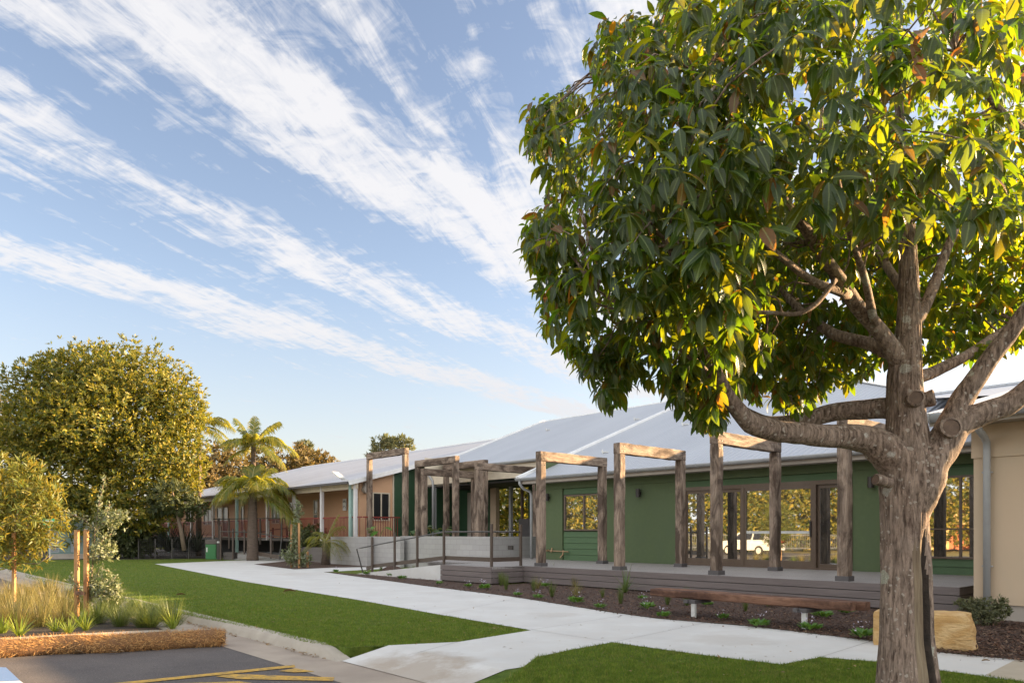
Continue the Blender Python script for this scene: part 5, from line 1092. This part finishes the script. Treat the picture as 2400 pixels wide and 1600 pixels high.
def flowerproto():
    n = 60; az = rnd(n)*6.283; D_ = np.stack([np.cos(az), np.sin(az), .3+.8*rnd(n)], 1); C = np.stack([np.cos(az), np.sin(az), 0*az], 1)*(.09*rnd(n, 1)); C[:, 2] = .01+.05*rnd(n)
    v, f = inst(C, D_, np.tile([0, 0, 1.], (n, 1))+rdir(n)*.4, .09, .045, DIA_V, DIA_F)
    t = thing('flowering_groundcover', 'low', 'x'); v1, f1 = v, f
    m = 11; C = np.stack([RNG.normal(size=m)*.05, RNG.normal(size=m)*.05, .1+.09*rnd(m)], 1); v, f = inst(C, rdir(m)+np.array([0, 0, .4]), rdir(m)+np.array([0, 0, .8]), .03, .022, DIA_V, DIA_F); npmesh('foliage', np.concatenate([v1, v]), np.concatenate([f1, f+len(v1)]), [M['cover'], M['petal']], t, midx=[0]*len(f1)+[1]*len(f)); return t
FL = [(1275, 1377), (1262, 1404), (1214, 1398), (1351, 1415), (1406, 1427), (1507, 1406), (1516, 1429), (1556, 1448), (1657, 1421), (1694, 1453), (1778, 1471), (1927, 1450), (1801, 1423), (1981, 1440), (1898, 1480), (2019, 1498), (787, 1341), (859, 1347), (915, 1351), (942, 1358), (1097, 1377), (1030, 1370), (1136, 1382), (980, 1353)]
fp = [flowerproto() for _ in range(3)]
for i, (px_, py_) in enumerate(FL):
    x, y, _ = G(px_, py_); o = fp[i] if i < 3 else dup(fp[i % 3], (x, y, .02))
    o.location = (x, y, .02); o.rotation_euler = (0, 0, random.uniform(0, 6.28)); s = random.uniform(.8, 1.3); o.scale = (s, s, s)
    tag(o, 'low flowering groundcover with pale mauve blooms in the mulch bed', 'flower', 'flowering groundcovers in the mulch bed')
# mulch chips, mound
MP = [(758, 1340), (990, 1372), (1200, 1398), (1430, 1434.6), (1544, 1450), (1774, 1469), (2038, 1501), (2204, 1529), (2450, 1553), (2450, 1470), (2300, 1440), (2230, 1405), (1900, 1392), (1600, 1380), (1250, 1362), (1150, 1352), (1033, 1340), (930, 1333)]
px, py = pix_in(MP, 30000); sp_ = rnd(len(px)) < .035; py = np.where(sp_, py+np.abs(RNG.normal(size=len(px)))*7, py); C = gw(px, py, .02); ok = np.ones(len(C), bool); C[:, 2] += rnd(len(C))*.02; n = len(C)
D_ = np.stack([RNG.normal(size=n), RNG.normal(size=n), RNG.normal(size=n)*.25], 1); L = RNG.uniform(.018, .06, n); v, f = inst(C, D_, rdir(n)*.5+np.array([0, 0, 1]), L, L*RNG.uniform(.25, .6, n), DIA_V, DIA_F)
tag(npmesh('mulch_chips', v, f, M['chip'], loc=(0, 0, 0)), kind='stuff')
x, y, _ = G(920, 1338); mb = MB(loc=(x, y, 0)); N = 14
vs = [(x+.55*r/6*math.cos(2*math.pi*k_/N), y+.4*r/6*math.sin(2*math.pi*k_/N), max(0, .2*(1-(r/6)**2)+.03*noise.noise(Vector((k_, r, 3.3)))*(r < 6))) for r in range(7) for k_ in range(N)]
mb.add(vs, [(r*N+k_, (r+1)*N+k_, (r+1)*N+(k_+1) % N, r*N+(k_+1) % N) for r in range(6) for k_ in range(N)]); tag(mb.build('mulch_mound', M['mulch'], smooth=True), kind='structure')
# lawn blades
L1 = [(362, 1322), (571, 1363), (837, 1406), (1031, 1441), (1243, 1477), (1075, 1504), (808, 1517), (723, 1505), (600, 1473), (446, 1443), (350, 1422), (255, 1397), (174, 1375), (92, 1361), (60, 1353), (60, 1318), (330, 1312), (365, 1320)]
L2 = [(1180, 1598), (1228, 1563), (1257, 1540), (1340, 1522), (1437, 1505), (1506, 1515), (1650, 1535), (1831, 1557), (1923, 1540), (2061, 1551), (2200, 1570), (2400, 1598), (2400, 1620), (1180, 1620)]
Cs = []
for P_, m in ((L1, 105000), (L2, 60000)):
    px, py = pix_in(P_, m); Cs.append(gw(px, py, 0))
C = np.concatenate(Cs); n = len(C); C[:, :2] += RNG.normal(size=(n, 2))*.016; az = rnd(n)*6.283; tilt = .25+.6*rnd(n); D_ = np.stack([np.cos(az)*tilt, np.sin(az)*tilt, np.ones(n)], 1); L = RNG.uniform(.014, .044, n)*(1+.35*np.array([noise.noise(Vector((c[0]*1.5, c[1]*1.5, 0)))+1.3*noise.noise(Vector((c[0]*8, c[1]*5, 3))) for c in C]))
t_ = unit(D_); sd = unit(np.cross(t_, rdir(n))); Wd = .0045+.00026*C[:, 1]
v = np.stack([C-sd*Wd[:, None]/2, C+sd*Wd[:, None]/2, C+t_*L[:, None]], 1).reshape(-1, 3); f = np.arange(3*n).reshape(-1, 3)
tag(npmesh('grass', v, f, M['blade'], loc=(0, 0, 0)), kind='stuff')
# leaf litter along the kerb
kb = []
for i in range(420):
    a = random.uniform(4.0, 11) if random.random() < .75 else random.uniform(11, 30); b = -10.04-abs(random.gauss(0, .035)); kb.append(BW(a, b, -.118+random.uniform(0, .02)))
C = np.array(kb); keep = np.array([noise.noise(Vector((c[0]*1.3, c[1]*1.3, 0))) > -.1 for c in C]); C = C[keep]; n = len(C); L = RNG.uniform(.02, .07, n)
v, f = inst(C, RNG.normal(size=(n, 3))*np.array([1, 1, .3]), rdir(n)*.5+np.array([0, 0, 1]), L, L*.45, DIA_V, DIA_F); tag(npmesh('leaf_litter', v, f, M['brownleaf'], loc=(0, 0, 0)), kind='stuff')
# small fallen leaves and clippings on the lawn and path
px, py = pix_in(L1+[], 130); px2, py2 = pix_in([(700, 1345), (1000, 1385), (1500, 1460), (1900, 1500), (1830, 1550), (1500, 1505), (1260, 1530), (1100, 1500), (1250, 1478), (840, 1395)], 45); px3, py3 = pix_in(L2, 60)
C = gw(np.concatenate([px, px2, px3]), np.concatenate([py, py2, py3]), .03); C[130:175, 2] = .012; n = len(C); L = RNG.uniform(.02, .07, n)
v, f = inst(C, RNG.normal(size=(n, 3))*np.array([1, 1, .15]), rdir(n)*.35+np.array([0, 0, 1]), L, L*.4, DIA_V, DIA_F); tag(npmesh('fallen_leaves', v, f, M['brownleaf'], loc=(0, 0, 0)), kind='stuff')
LEAF_V, LEAF_F = grid_leaf([0, .2, .5, .8, 1], [.02, .35, .5, .3, .02], [0, .03, .06, .03, .0], .35)
for px_, py_, zz, L, az in ((411, 1394, .03, .22, .4), (663, 1386, .03, .32, 0.05), (165, 1530, -.11, .16, .2), (250, 1529, -.11, .13, .1), (272, 1527, -.11, .12, -.1), (1905, 1440, .05, .2, .3), (2300, 1548, .03, .1, 0)):
    x, y, _ = G(px_, py_, zz); n = 1; v, f = inst(np.zeros((1, 3)), np.array([[math.cos(az), math.sin(az), .02]]), np.array([[0, .1, 1.]]), L, L*.4, LEAF_V, LEAF_F)
    o = npmesh('dead_leaf', v, f, M['brownleaf'], loc=(x, y, zz)); tag(o, 'curled brown dead leaf lying on the ground', 'leaf', 'fallen dead leaves')
# ------------------------------------------------------------------ coir log along the island kerb
A0_, A1_ = Vector((-9.5, 8.35, -.02)), Vector((-4.02, 10.32, -.02)); lg = thing('coir_log', 'long shaggy brown coir fibre log lying against the island kerb', 'coir log', tuple(A0_)); mb = MB(loc=tuple(A0_))
N = 44; pts = [A0_.lerp(A1_, i/N)+Vector((.0, .05*math.sin(i*.5), .012*math.sin(i*.9))) for i in range(N+1)]; mb.tube(pts, [.118*(1+.05*math.sin(i*1.7)) if i < N else .09 for i in range(N+1)], 18, jit=.12); mb.build('core', M['coircore'], lg, smooth=True)
n = 26000; t_ = rnd(n); ph = rnd(n)*6.283; dirL = (A1_-A0_).normalized(); e1 = Vector((-dirL.y, dirL.x, 0)); base = np.array(A0_)+np.outer(t_, np.array(A1_-A0_)); base[:, 1] += .05*np.sin(t_*N*.5)
nr = np.outer(np.cos(ph), np.array(e1))+np.outer(np.sin(ph), np.array([0, 0, 1])); r_ = .112*(1+.10*np.sin(t_*60)*np.sin(ph*2)); C = base+nr*r_[:, None]
tg = np.outer(RNG.normal(size=n), np.array(dirL))+np.outer(RNG.normal(size=n), np.array([0, 0, .5])); D_ = unit(tg)+nr*RNG.uniform(-.1, .75, (n, 1)); L = RNG.uniform(.03, .085, n)
v, f = inst(C, D_, nr+rdir(n)*.3, L, .005, DIA_V, DIA_F); npmesh('fibres', v-np.array(A0_), f, M['coir'], lg)
# ================================================================== STREET FURNITURE
x, y, _ = G(160, 1309); kz = thing('electrical_cabinet', 'pale green metal electrical cabinet on a concrete base under the big evergreen', 'cabinet', (x, y, 0), R(28))
def local(name, m, boxes, par, bevel=.01):
    mb = MB()
    for b in boxes: mb.box(*b)
    o = mb.build(name, m, par, bevel=bevel); return o
local('plinth', M['kerb'], [(-.9, 1.5, -.02, 1.3, -.1, .28)], kz); local('body', M['cabinet'], [(-.95, 1.55, 0, 1.35, .28, 2.05)], kz); local('roof_lid', M['cabinet'], [(-1.0, 1.62, -.06, 1.42, 2.052, 2.12)], kz)
local('door', M['cabinet2'], [(-.9, -.42, -.03, -.002, .36, 1.98)], kz); local('door', M['cabinet'], [(-.4, 0.1, -.03, -.002, .36, 1.98)], kz); local('door', M['cabinet2'], [(.12, .5, -.03, -.002, .36, 1.98)], kz)
o = local('vent', M['shoe'], [(-.86, -.48, -.04, -.031, .45+.09*i, .48+.09*i) for i in range(4)], kz, 0)
sg = local('warning_plate', M['swhite'], [(.75, 1.1, -.02, -.002, 1.45, 1.85)], kz, 0); local('mark', M['sink'], [(.78, 1.07, -.026, -.021, 1.5+.1*i, 1.53+.1*i) for i in range(3)], sg, 0)
x, y, z = T(116, 1235, 39); sn = thing('green_sign', 'bright green sign plate on a post above the electrical cabinet', 'sign', (x, y, 0), R(-8))
local('post', M['galv'], [(-.03, .03, .0, .06, 0, z+.1)], sn, 0); pl = local('plate', M['sgreen'], [(-.33, .33, -.03, -.002, z-.02, z+.45)], sn, 0)
local('lettering', M['swhite'], [(-.25, .25, -.036, -.031, z+.30, z+.36), (-.28, .2, -.036, -.031, z+.19, z+.25), (-.2, .24, -.036, -.031, z+.08, z+.13)], pl, 0)
def bollard(px_, lb):
    x, y, _ = G(px_, 1311); t = thing('bollard_light', lb, 'bollard', (x, y, 0), 0, 'bollard lights by the far path'); mb = MB(); mb.tube([(0, 0, 0), (0, 0, .9)], .115, 18); mb.build('shaft', M['bollard'], t, smooth=False)
    mb = MB(); mb.tube([(0, 0, .902), (0, 0, 1.0)], .105, 18); mb.build('lens', M['galv'], t); mb = MB(); mb.tube([(0, 0, 1.002), (0, 0, 1.1), (0, 0, 1.13)], [.12, .12, .08], 18); mb.build('cap', M['bollard'], t); return t
bollard(513, 'dark round bollard light next to the green pillar'); bollard(600, 'dark round bollard light in front of the shaggy palm trunk')
x, y, _ = G(494, 1310); gp = thing('service_pillar', 'small green service pillar with a brown top beside the bollard', 'cabinet', (x, y, 0), R(-12)); local('body', M['pillar'], [(-.32, .32, 0, .5, 0, .82)], gp, .015); local('cap', M['pillartop'], [(-.33, .33, -.01, .51, .822, 1.08)], gp, .03)
local('panel', M['pillar'], [(-.1, .28, -.015, -.002, .12, .74)], gp, .004); local('label_plate', M['swhite'], [(-.27, -.2, -.012, -.002, .4, .65)], gp, 0)
wf = thing('wire_fence', 'low wire mesh fence on thin posts in front of the dark cycads', 'fence', T(325, 1308, 41.5)[:2]+(0,)); fl_ = wf.location.copy(); e0, e1 = Vector(T(325, 1308, 41.5)), Vector(T(482, 1308, 41.5)); e0.z = e1.z = 0
for i in range(5):
    q = e0.lerp(e1, i/4); mb = MB(loc=tuple(fl_)); mb.box(q.x-.03, q.x+.03, q.y-.03, q.y+.03, 0, 1.12); mb.build('post', M['steel'], wf)
mb = MB(loc=tuple(fl_))
for i in range(9): mb.tube([(e0.x, e0.y, .12+.12*i), (e1.x, e1.y, .12+.12*i)], .006, 4, cap=False)
for i in range(32): q = e0.lerp(e1, i/31); mb.tube([(q.x, q.y, .05), (q.x, q.y, 1.1)], .006, 4, cap=False)
mb.build('mesh_panel', M['steel'], wf)
# far ramp with handrails
mb = MB(); mb.add([G(547, 1311)[:2]+(.01,), G(690, 1311)[:2]+(.01,), T(690, 1294, 44), T(560, 1291, 46)], [(0, 1, 2, 3)]); tag(mb.build('ramp', M['conc']), kind='structure')
def rail(label, pts, posts, r=.03, kick=None):
    o = tuple(T(pts[0][0], 1310, pts[0][2])[:2])+(0,); t = thing('handrail', label, 'handrail', o, 0, 'dark handrails of the far ramp'); mb = MB(loc=o); mb.tube([T(*p_) for p_ in pts], r, 6); mb.build('rail', M['steel'], t)
    for px_, y0, y1, Y_ in posts:
        a, b = Vector(T(px_, y1, Y_)), Vector(T(px_, y0, Y_)); mb = MB(loc=o); mb.box(a.x-.04, a.x+.04, a.y-.04, a.y+.04, a.z, b.z); mb.build('post', M['bronze'], t)
    if kick: mb = MB(loc=o); mb.obox(T(*kick[0]), T(*kick[1]), .04, .2); mb.build('kick_rail', M['bronze'], t)
rail('dark handrail sloping down the far ramp towards the path', [(518, 1245, 39.5), (573, 1246, 39), (606, 1249, 38.5), (661, 1258, 37.5), (654, 1310, 37.3)], [(517, 1232, 1311, 39.6), (546, 1238, 1310, 39.4), (573, 1240, 1298, 39.2), (635, 1246, 1308, 38)], kick=[(606, 1297, 38.5), (657, 1305, 37.5)])
rail('dark handrail climbing from the far ramp to the verandah', [(606, 1247, 42), (640, 1241, 42), (697, 1234, 41)], [(640, 1236, 1290, 42), (672, 1232, 1285, 41.5)])
rail('dark guard rail running level before the red verandah railing', [(500, 1216, 43), (560, 1215, 42), (667, 1214, 40)], [(513, 1214, 1285, 43), (537, 1214, 1285, 42.6), (610, 1214, 1275, 41), (660, 1214, 1270, 40)])
o_ = G(535, 1309); t = thing('sleeper_box', 'dark sleeper retaining box beside the bollard', 'retaining wall', o_[:2]+(0,)); mb = MB(loc=o_[:2]+(0,)); x0, x1 = T(523, 1300, 40)[0], T(547, 1300, 40)[0]; [mb.box(x0, x1, 40, 40.6, .2*i, .2*i+.19) for i in range(2)]; mb.build('boards', M['sleeper'], t)
mb = MB((A_(775, 2.6), 2.6, 0)); [mb.box(A_(775, 2.6), A_(690, 2.6), 2.6, 2.75, .19*i-.02, .19*i+.165) for i in range(4)]; tag(mb.build('sleeper_wall', M['sleeper']), 'low grey sleeper retaining wall behind the young palm', 'retaining wall')
# ================================================================== BEYOND THE PHOTO'S LEFT EDGE (seen in the window glass)
gr = 'sunlit trees reflected in the windows'
for i, (x, y, h_, r_) in enumerate(((-38, 26, 7, 4), (-40, 19, 8, 4.2), (-37, 12.5, 6, 3.6), (-41, 6, 9, 4.6), (-38, -1, 7.5, 4), (-40, -9, 9, 4.5), (-44, -17, 9, 5), (-36, 33, 6.5, 4), (-46, 22, 10, 5), (-47, 10, 11, 5.5), (-46, 2, 10, 5))):
    lb = 'bushy sunlit tree across the parking area, reflected in the window glass'
    leafy('tree', lb, 'tree', (x, y, 0), [(x, y, h_*.55, r_, r_, h_*.45), (x+1.5, y-1, h_*.4, r_*.7, r_*.8, h_*.38), (x+1, y+1.5, h_*.7, r_*.6, r_*.6, h_*.3), (x+1.8, y, 1.3, r_*.6, r_, 1.3)], 1700, 6, .36, .42, 'goldtree', [([(x, y, 0), (x+.2, y, h_*.6)], [.25, .12])], group=gr, shell=.3)
ft = thing('picket_fence', 'dark metal fence across the parking area, reflected in the glass doors', 'fence', (-31.5, 28, 0)); mb = MB(loc=(-31.5, 28, 0))
for z in (.25, 1.25): mb.obox((-31.5, 30, z), (-33.5, 4, z), .04, .05)
for i in range(170): q = Vector((-31.5, 30, 0)).lerp(Vector((-33.5, 4, 0)), i/169); mb.box(q.x-.012, q.x+.012, q.y-.012, q.y+.012, .1, 1.4)
mb.build('picket_panel', M['fencepaint'], ft)
for i in range(10):
    q = Vector((-31.5, 30, 0)).lerp(Vector((-33.5, 4, 0)), i/9); mb = MB(loc=(-31.5, 28, 0)); mb.box(q.x-.05, q.x+.05, q.y-.05, q.y+.05, 0, 1.5); mb.build('post', M['fencepaint'], ft)
up = thing('utility_pole', 'tall pale pole across the parking area, reflected in the glass door', 'pole', (-29, 13.6, 0)); mb = MB(); mb.tube([(0, 0, 0), (0, 0, 9)], [.17, .12], 10); mb.build('shaft', M['galv'], up); mb = MB(); mb.box(-.06, .06, -1, 1, 8.2, 8.32); mb.build('crossarm', M['stake'], up)
def car(loc, rz):
    t = thing('parked_car', 'white wagon parked beyond the photo, seen in the glass doors', 'car', loc, rz)
    prof = [(-2.2, .35), (-2.25, .75), (-2.15, 1.0), (-2.0, 1.45), (-1.75, 1.68), (.2, 1.7), (.6, 1.6), (1.15, 1.08), (2.0, .95), (2.2, .75), (2.2, .38)]
    mb = MB(); n = len(prof)
    lo = lambda z: .88 if z < 1.05 else .88-.22*(z-1.05)/.65
    vs = [(x, s*lo(z), z) for s in (-1, 1) for x, z in prof]; mb.add(vs, [tuple(range(n)), tuple(range(2*n-1, n-1, -1))]+[(i, n+i, n+(i+1) % n, (i+1) % n) for i in range(n)]); mb.build('body', M['carpaint'], t, bevel=.05)
    for s in (-1, 1):
        for x0, x1 in ((-1.75, -.8), (-.7, .15), (.22, .9)):
            mb = MB(); q = [(x0, 1.1), (x1, 1.1), (min(x1, .42), 1.56), (max(x0, -1.62), 1.56)]; mb.add([(x, s*(lo(z)+.012), z) for x, z in q], [(0, 1, 2, 3)]); mb.build('window', M['glassd'], t)
        for wx in (-1.35, 1.4):
            mb = MB(); mb.tube([(wx, s*.72, .34), (wx, s*.92, .34)], .34, 20); wh = mb.build('wheel', M['tyre'], t); mb = MB(); mb.tube([(wx, s*.9, .34), (wx, s*.93, .34)], .21, 14); mb.build('rim', M['galv'], wh)
        mb = MB(); mb.box(-2.27, -2.18, s*.62-.14, s*.62+.14, .85, 1.1); mb.build('tail_lamp', M['redlamp'], t); mb = MB(); mb.box(2.12, 2.21, s*.6-.18, s*.6+.18, .68, .84); mb.build('headlight', M['galv'], t)
    mb = MB(); mb.add([(-2.155, -.68, 1.08), (-2.155, .68, 1.08), (-2.005, .6, 1.5), (-2.005, -.6, 1.5)], [(0, 1, 2, 3)]); mb.build('rear_window', M['glassd'], t); mb = MB(); mb.box(-2.26, -2.2, -.25, .25, .55, .68); mb.build('number_plate', M['swhite'], t)
car((-26.5, 13.6, -.13), R(140))
hs = thing('neighbour_house', 'yellow weatherboard house with an orange door, reflected in the right window', 'house', (-44, -9, 0), R(20))
mb = MB(); mb.box(-4, 3, -6, 6, 0, 3); mb.add([(3, -6, 3), (3, 6, 3), (3, 0, 4.9), (-4, -6, 3), (-4, 6, 3), (-4, 0, 4.9)], [(0, 1, 2), (5, 4, 3)]); mb.build('wall', M['housewall'], hs)
mb = MB(); mb.add([(3.5, -6.6, 2.85), (3.5, 0, 5.0), (-4.5, 0, 5.0), (-4.5, -6.6, 2.85), (3.5, 6.6, 2.85), (-4.5, 6.6, 2.85)], [(0, 1, 2, 3), (1, 4, 5, 2)]); mb.build('roof', M['roofdark'], hs)
mb = MB(); mb.box(3.0, 3.06, -1.5, 1.5, 0, 2.2); mb.build('garage_door', M['brick'], hs); mb = MB(); mb.box(3.0, 3.05, 3, 4.6, 1, 2.2); mb.build('window', M['glassd'], hs)
# ================================================================== LIGHT, SKY, CAMERA
SUN_EL, SUN_AZ = 15.0, 13.0
w = bpy.data.worlds.new('World'); SC.world = w; w.use_nodes = True
nt = w.node_tree; bg = nt.nodes['Background']; new, link = nt.nodes.new, nt.links.new
sky = new('ShaderNodeTexSky'); sky.sky_type = 'NISHITA'; sky.sun_disc = False
sky.sun_elevation = R(SUN_EL); sky.sun_rotation = R(90-SUN_AZ); sky.air_density = 1.0; sky.dust_density = .8; sky.ozone_density = 1.4
tc = new('ShaderNodeTexCoord'); sx = new('ShaderNodeSeparateXYZ'); link(tc.outputs['Generated'], sx.inputs[0])
zc = mth(nt, 'MAXIMUM', sx.outputs[2], .03)
p = mth(nt, 'DIVIDE', sx.outputs[0], zc); q = mth(nt, 'DIVIDE', sx.outputs[1], zc)
s_ = mth(nt, 'ADD', mth(nt, 'MULTIPLY', p, .545), mth(nt, 'MULTIPLY', q, .838))
c_ = mth(nt, 'SUBTRACT', mth(nt, 'MULTIPLY', p, .838), mth(nt, 'MULTIPLY', q, .545))
def vec(a, b, z=0.0):
    cv = new('ShaderNodeCombineXYZ')
    for i, x in enumerate((a, b, z)):
        if hasattr(x, 'is_linked'): link(x, cv.inputs[i])
        else: cv.inputs[i].default_value = x
    return cv.outputs[0]
def k(x, f): return mth(nt, 'MULTIPLY', x, f)
warp = mth(nt, 'SUBTRACT', nz(nt, vec(k(s_, .9), k(c_, 1.6)), 1, 4, .55), .5)
cw = mth(nt, 'ADD', c_, k(warp, .42))
band = ramp(nt, mth(nt, 'DIVIDE', mth(nt, 'ADD', cw, 3.6), 3.0), [(0, .0), (.12, .03), (.175, .72), (.255, .70), (.325, .16), (.41, .08), (.455, .48), (.53, .70), (.575, .22), (.64, .06), (.675, .28), (.705, .72), (.77, .74), (.8, .3), (.835, .48), (.87, .34), (.92, .08), (.965, .05), (1.0, .4)])
s2 = mth(nt, 'ADD', k(s_, .957), k(c_, -.29)); c2 = mth(nt, 'ADD', k(s_, .29), k(c_, .957))
fib = nz(nt, vec(k(s2, 1.1), k(c2, 8)), 1.5, 10, .68, .7)          # fibres along the wind
rip = nz(nt, vec(k(s_, 9), k(c_, 7), 3.0), 1.3, 6, .62, .8)       # mackerel ripples
med = nz(nt, vec(k(s_, 1.3), k(c_, 2.6), 7.0), 1.2, 5, .6)
den = mth(nt, 'ADD', band, k(mth(nt, 'SUBTRACT', fib, .5), 1.75))
den = mth(nt, 'ADD', den, k(mth(nt, 'SUBTRACT', rip, .5), 1.15)); den = mth(nt, 'ADD', den, k(mth(nt, 'SUBTRACT', med, .5), 1.5))
cl = ramp(nt, den, [(.22, 0), (.45, .34), (.66, .78), (.9, .96)])
fade = ramp(nt, sx.outputs[2], [(.02, .25), (.16, 1)])
cl = mth(nt, 'MULTIPLY', cl, fade)
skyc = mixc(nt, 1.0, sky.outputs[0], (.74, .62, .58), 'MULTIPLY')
sd = (math.cos(R(SUN_EL))*math.cos(R(SUN_AZ)), math.cos(R(SUN_EL))*math.sin(R(SUN_AZ)), math.sin(R(SUN_EL)))
dt = new('ShaderNodeVectorMath'); dt.operation = 'DOT_PRODUCT'; link(tc.outputs['Generated'], dt.inputs[0]); dt.inputs[1].default_value = sd
glow = mth(nt, 'POWER', mth(nt, 'MAXIMUM', dt.outputs['Value'], 0.0), 3.0)
cloudc = mixc(nt, glow, (1.98, 1.96, 2.0), (3.2, 3.1, 3.0))
col = mixc(nt, cl, skyc, cloudc)
hz = ramp(nt, sx.outputs[2], [(.0, .75), (.12, .38), (.3, .0)])
col = mixc(nt, hz, col, mixc(nt, glow, (1.26, 1.27, 1.36), (2.4, 2.35, 2.25)))
# added brightness in the unseen sky, made up to lift surfaces in shade
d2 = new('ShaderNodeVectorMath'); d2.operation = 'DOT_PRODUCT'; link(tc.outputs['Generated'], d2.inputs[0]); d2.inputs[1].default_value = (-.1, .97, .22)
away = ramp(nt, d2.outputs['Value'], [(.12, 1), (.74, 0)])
sky_fill = mixc(nt, ramp(nt, med, [(.3, 0), (.7, 1)]), (3.25, 3.3, 3.3), (4.7, 4.75, 4.75))
sky_fill = mixc(nt, 1.0, sky_fill, ramp(nt, sx.outputs[2], [(.0, 1.35), (.35, 1.15), (.75, .8)]), 'MULTIPLY')
col = mixc(nt, k(away, .85), col, sky_fill)
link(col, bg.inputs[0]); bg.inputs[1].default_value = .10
sl = bpy.data.lights.new('Sun', 'SUN'); sl.energy = 5.0; sl.angle = R(.5); sl.color = (1, .70, .38)
so = bpy.data.objects.new('Sun', sl); COL.objects.link(so); so.rotation_euler = Vector(sd).to_track_quat('Z', 'Y').to_euler(); so.location = (20, 10, 30)
cd = bpy.data.cameras.new('Camera'); co = bpy.data.objects.new('Camera', cd); COL.objects.link(co)
co.location = (0, 0, EYE); co.rotation_euler = (math.pi/2, 0, 0); cd.sensor_width = 36; cd.lens = F/2400*36; cd.shift_y = (H-800)/2400; cd.clip_end = 4000; cd.clip_start = .05
SC.camera = co
SC.view_settings.view_transform = 'Standard'; SC.view_settings.look = 'None'; SC.view_settings.gamma = 1; SC.view_settings.exposure = 2.25
SC.cycles.max_bounces = 8; SC.cycles.transparent_max_bounces = 8
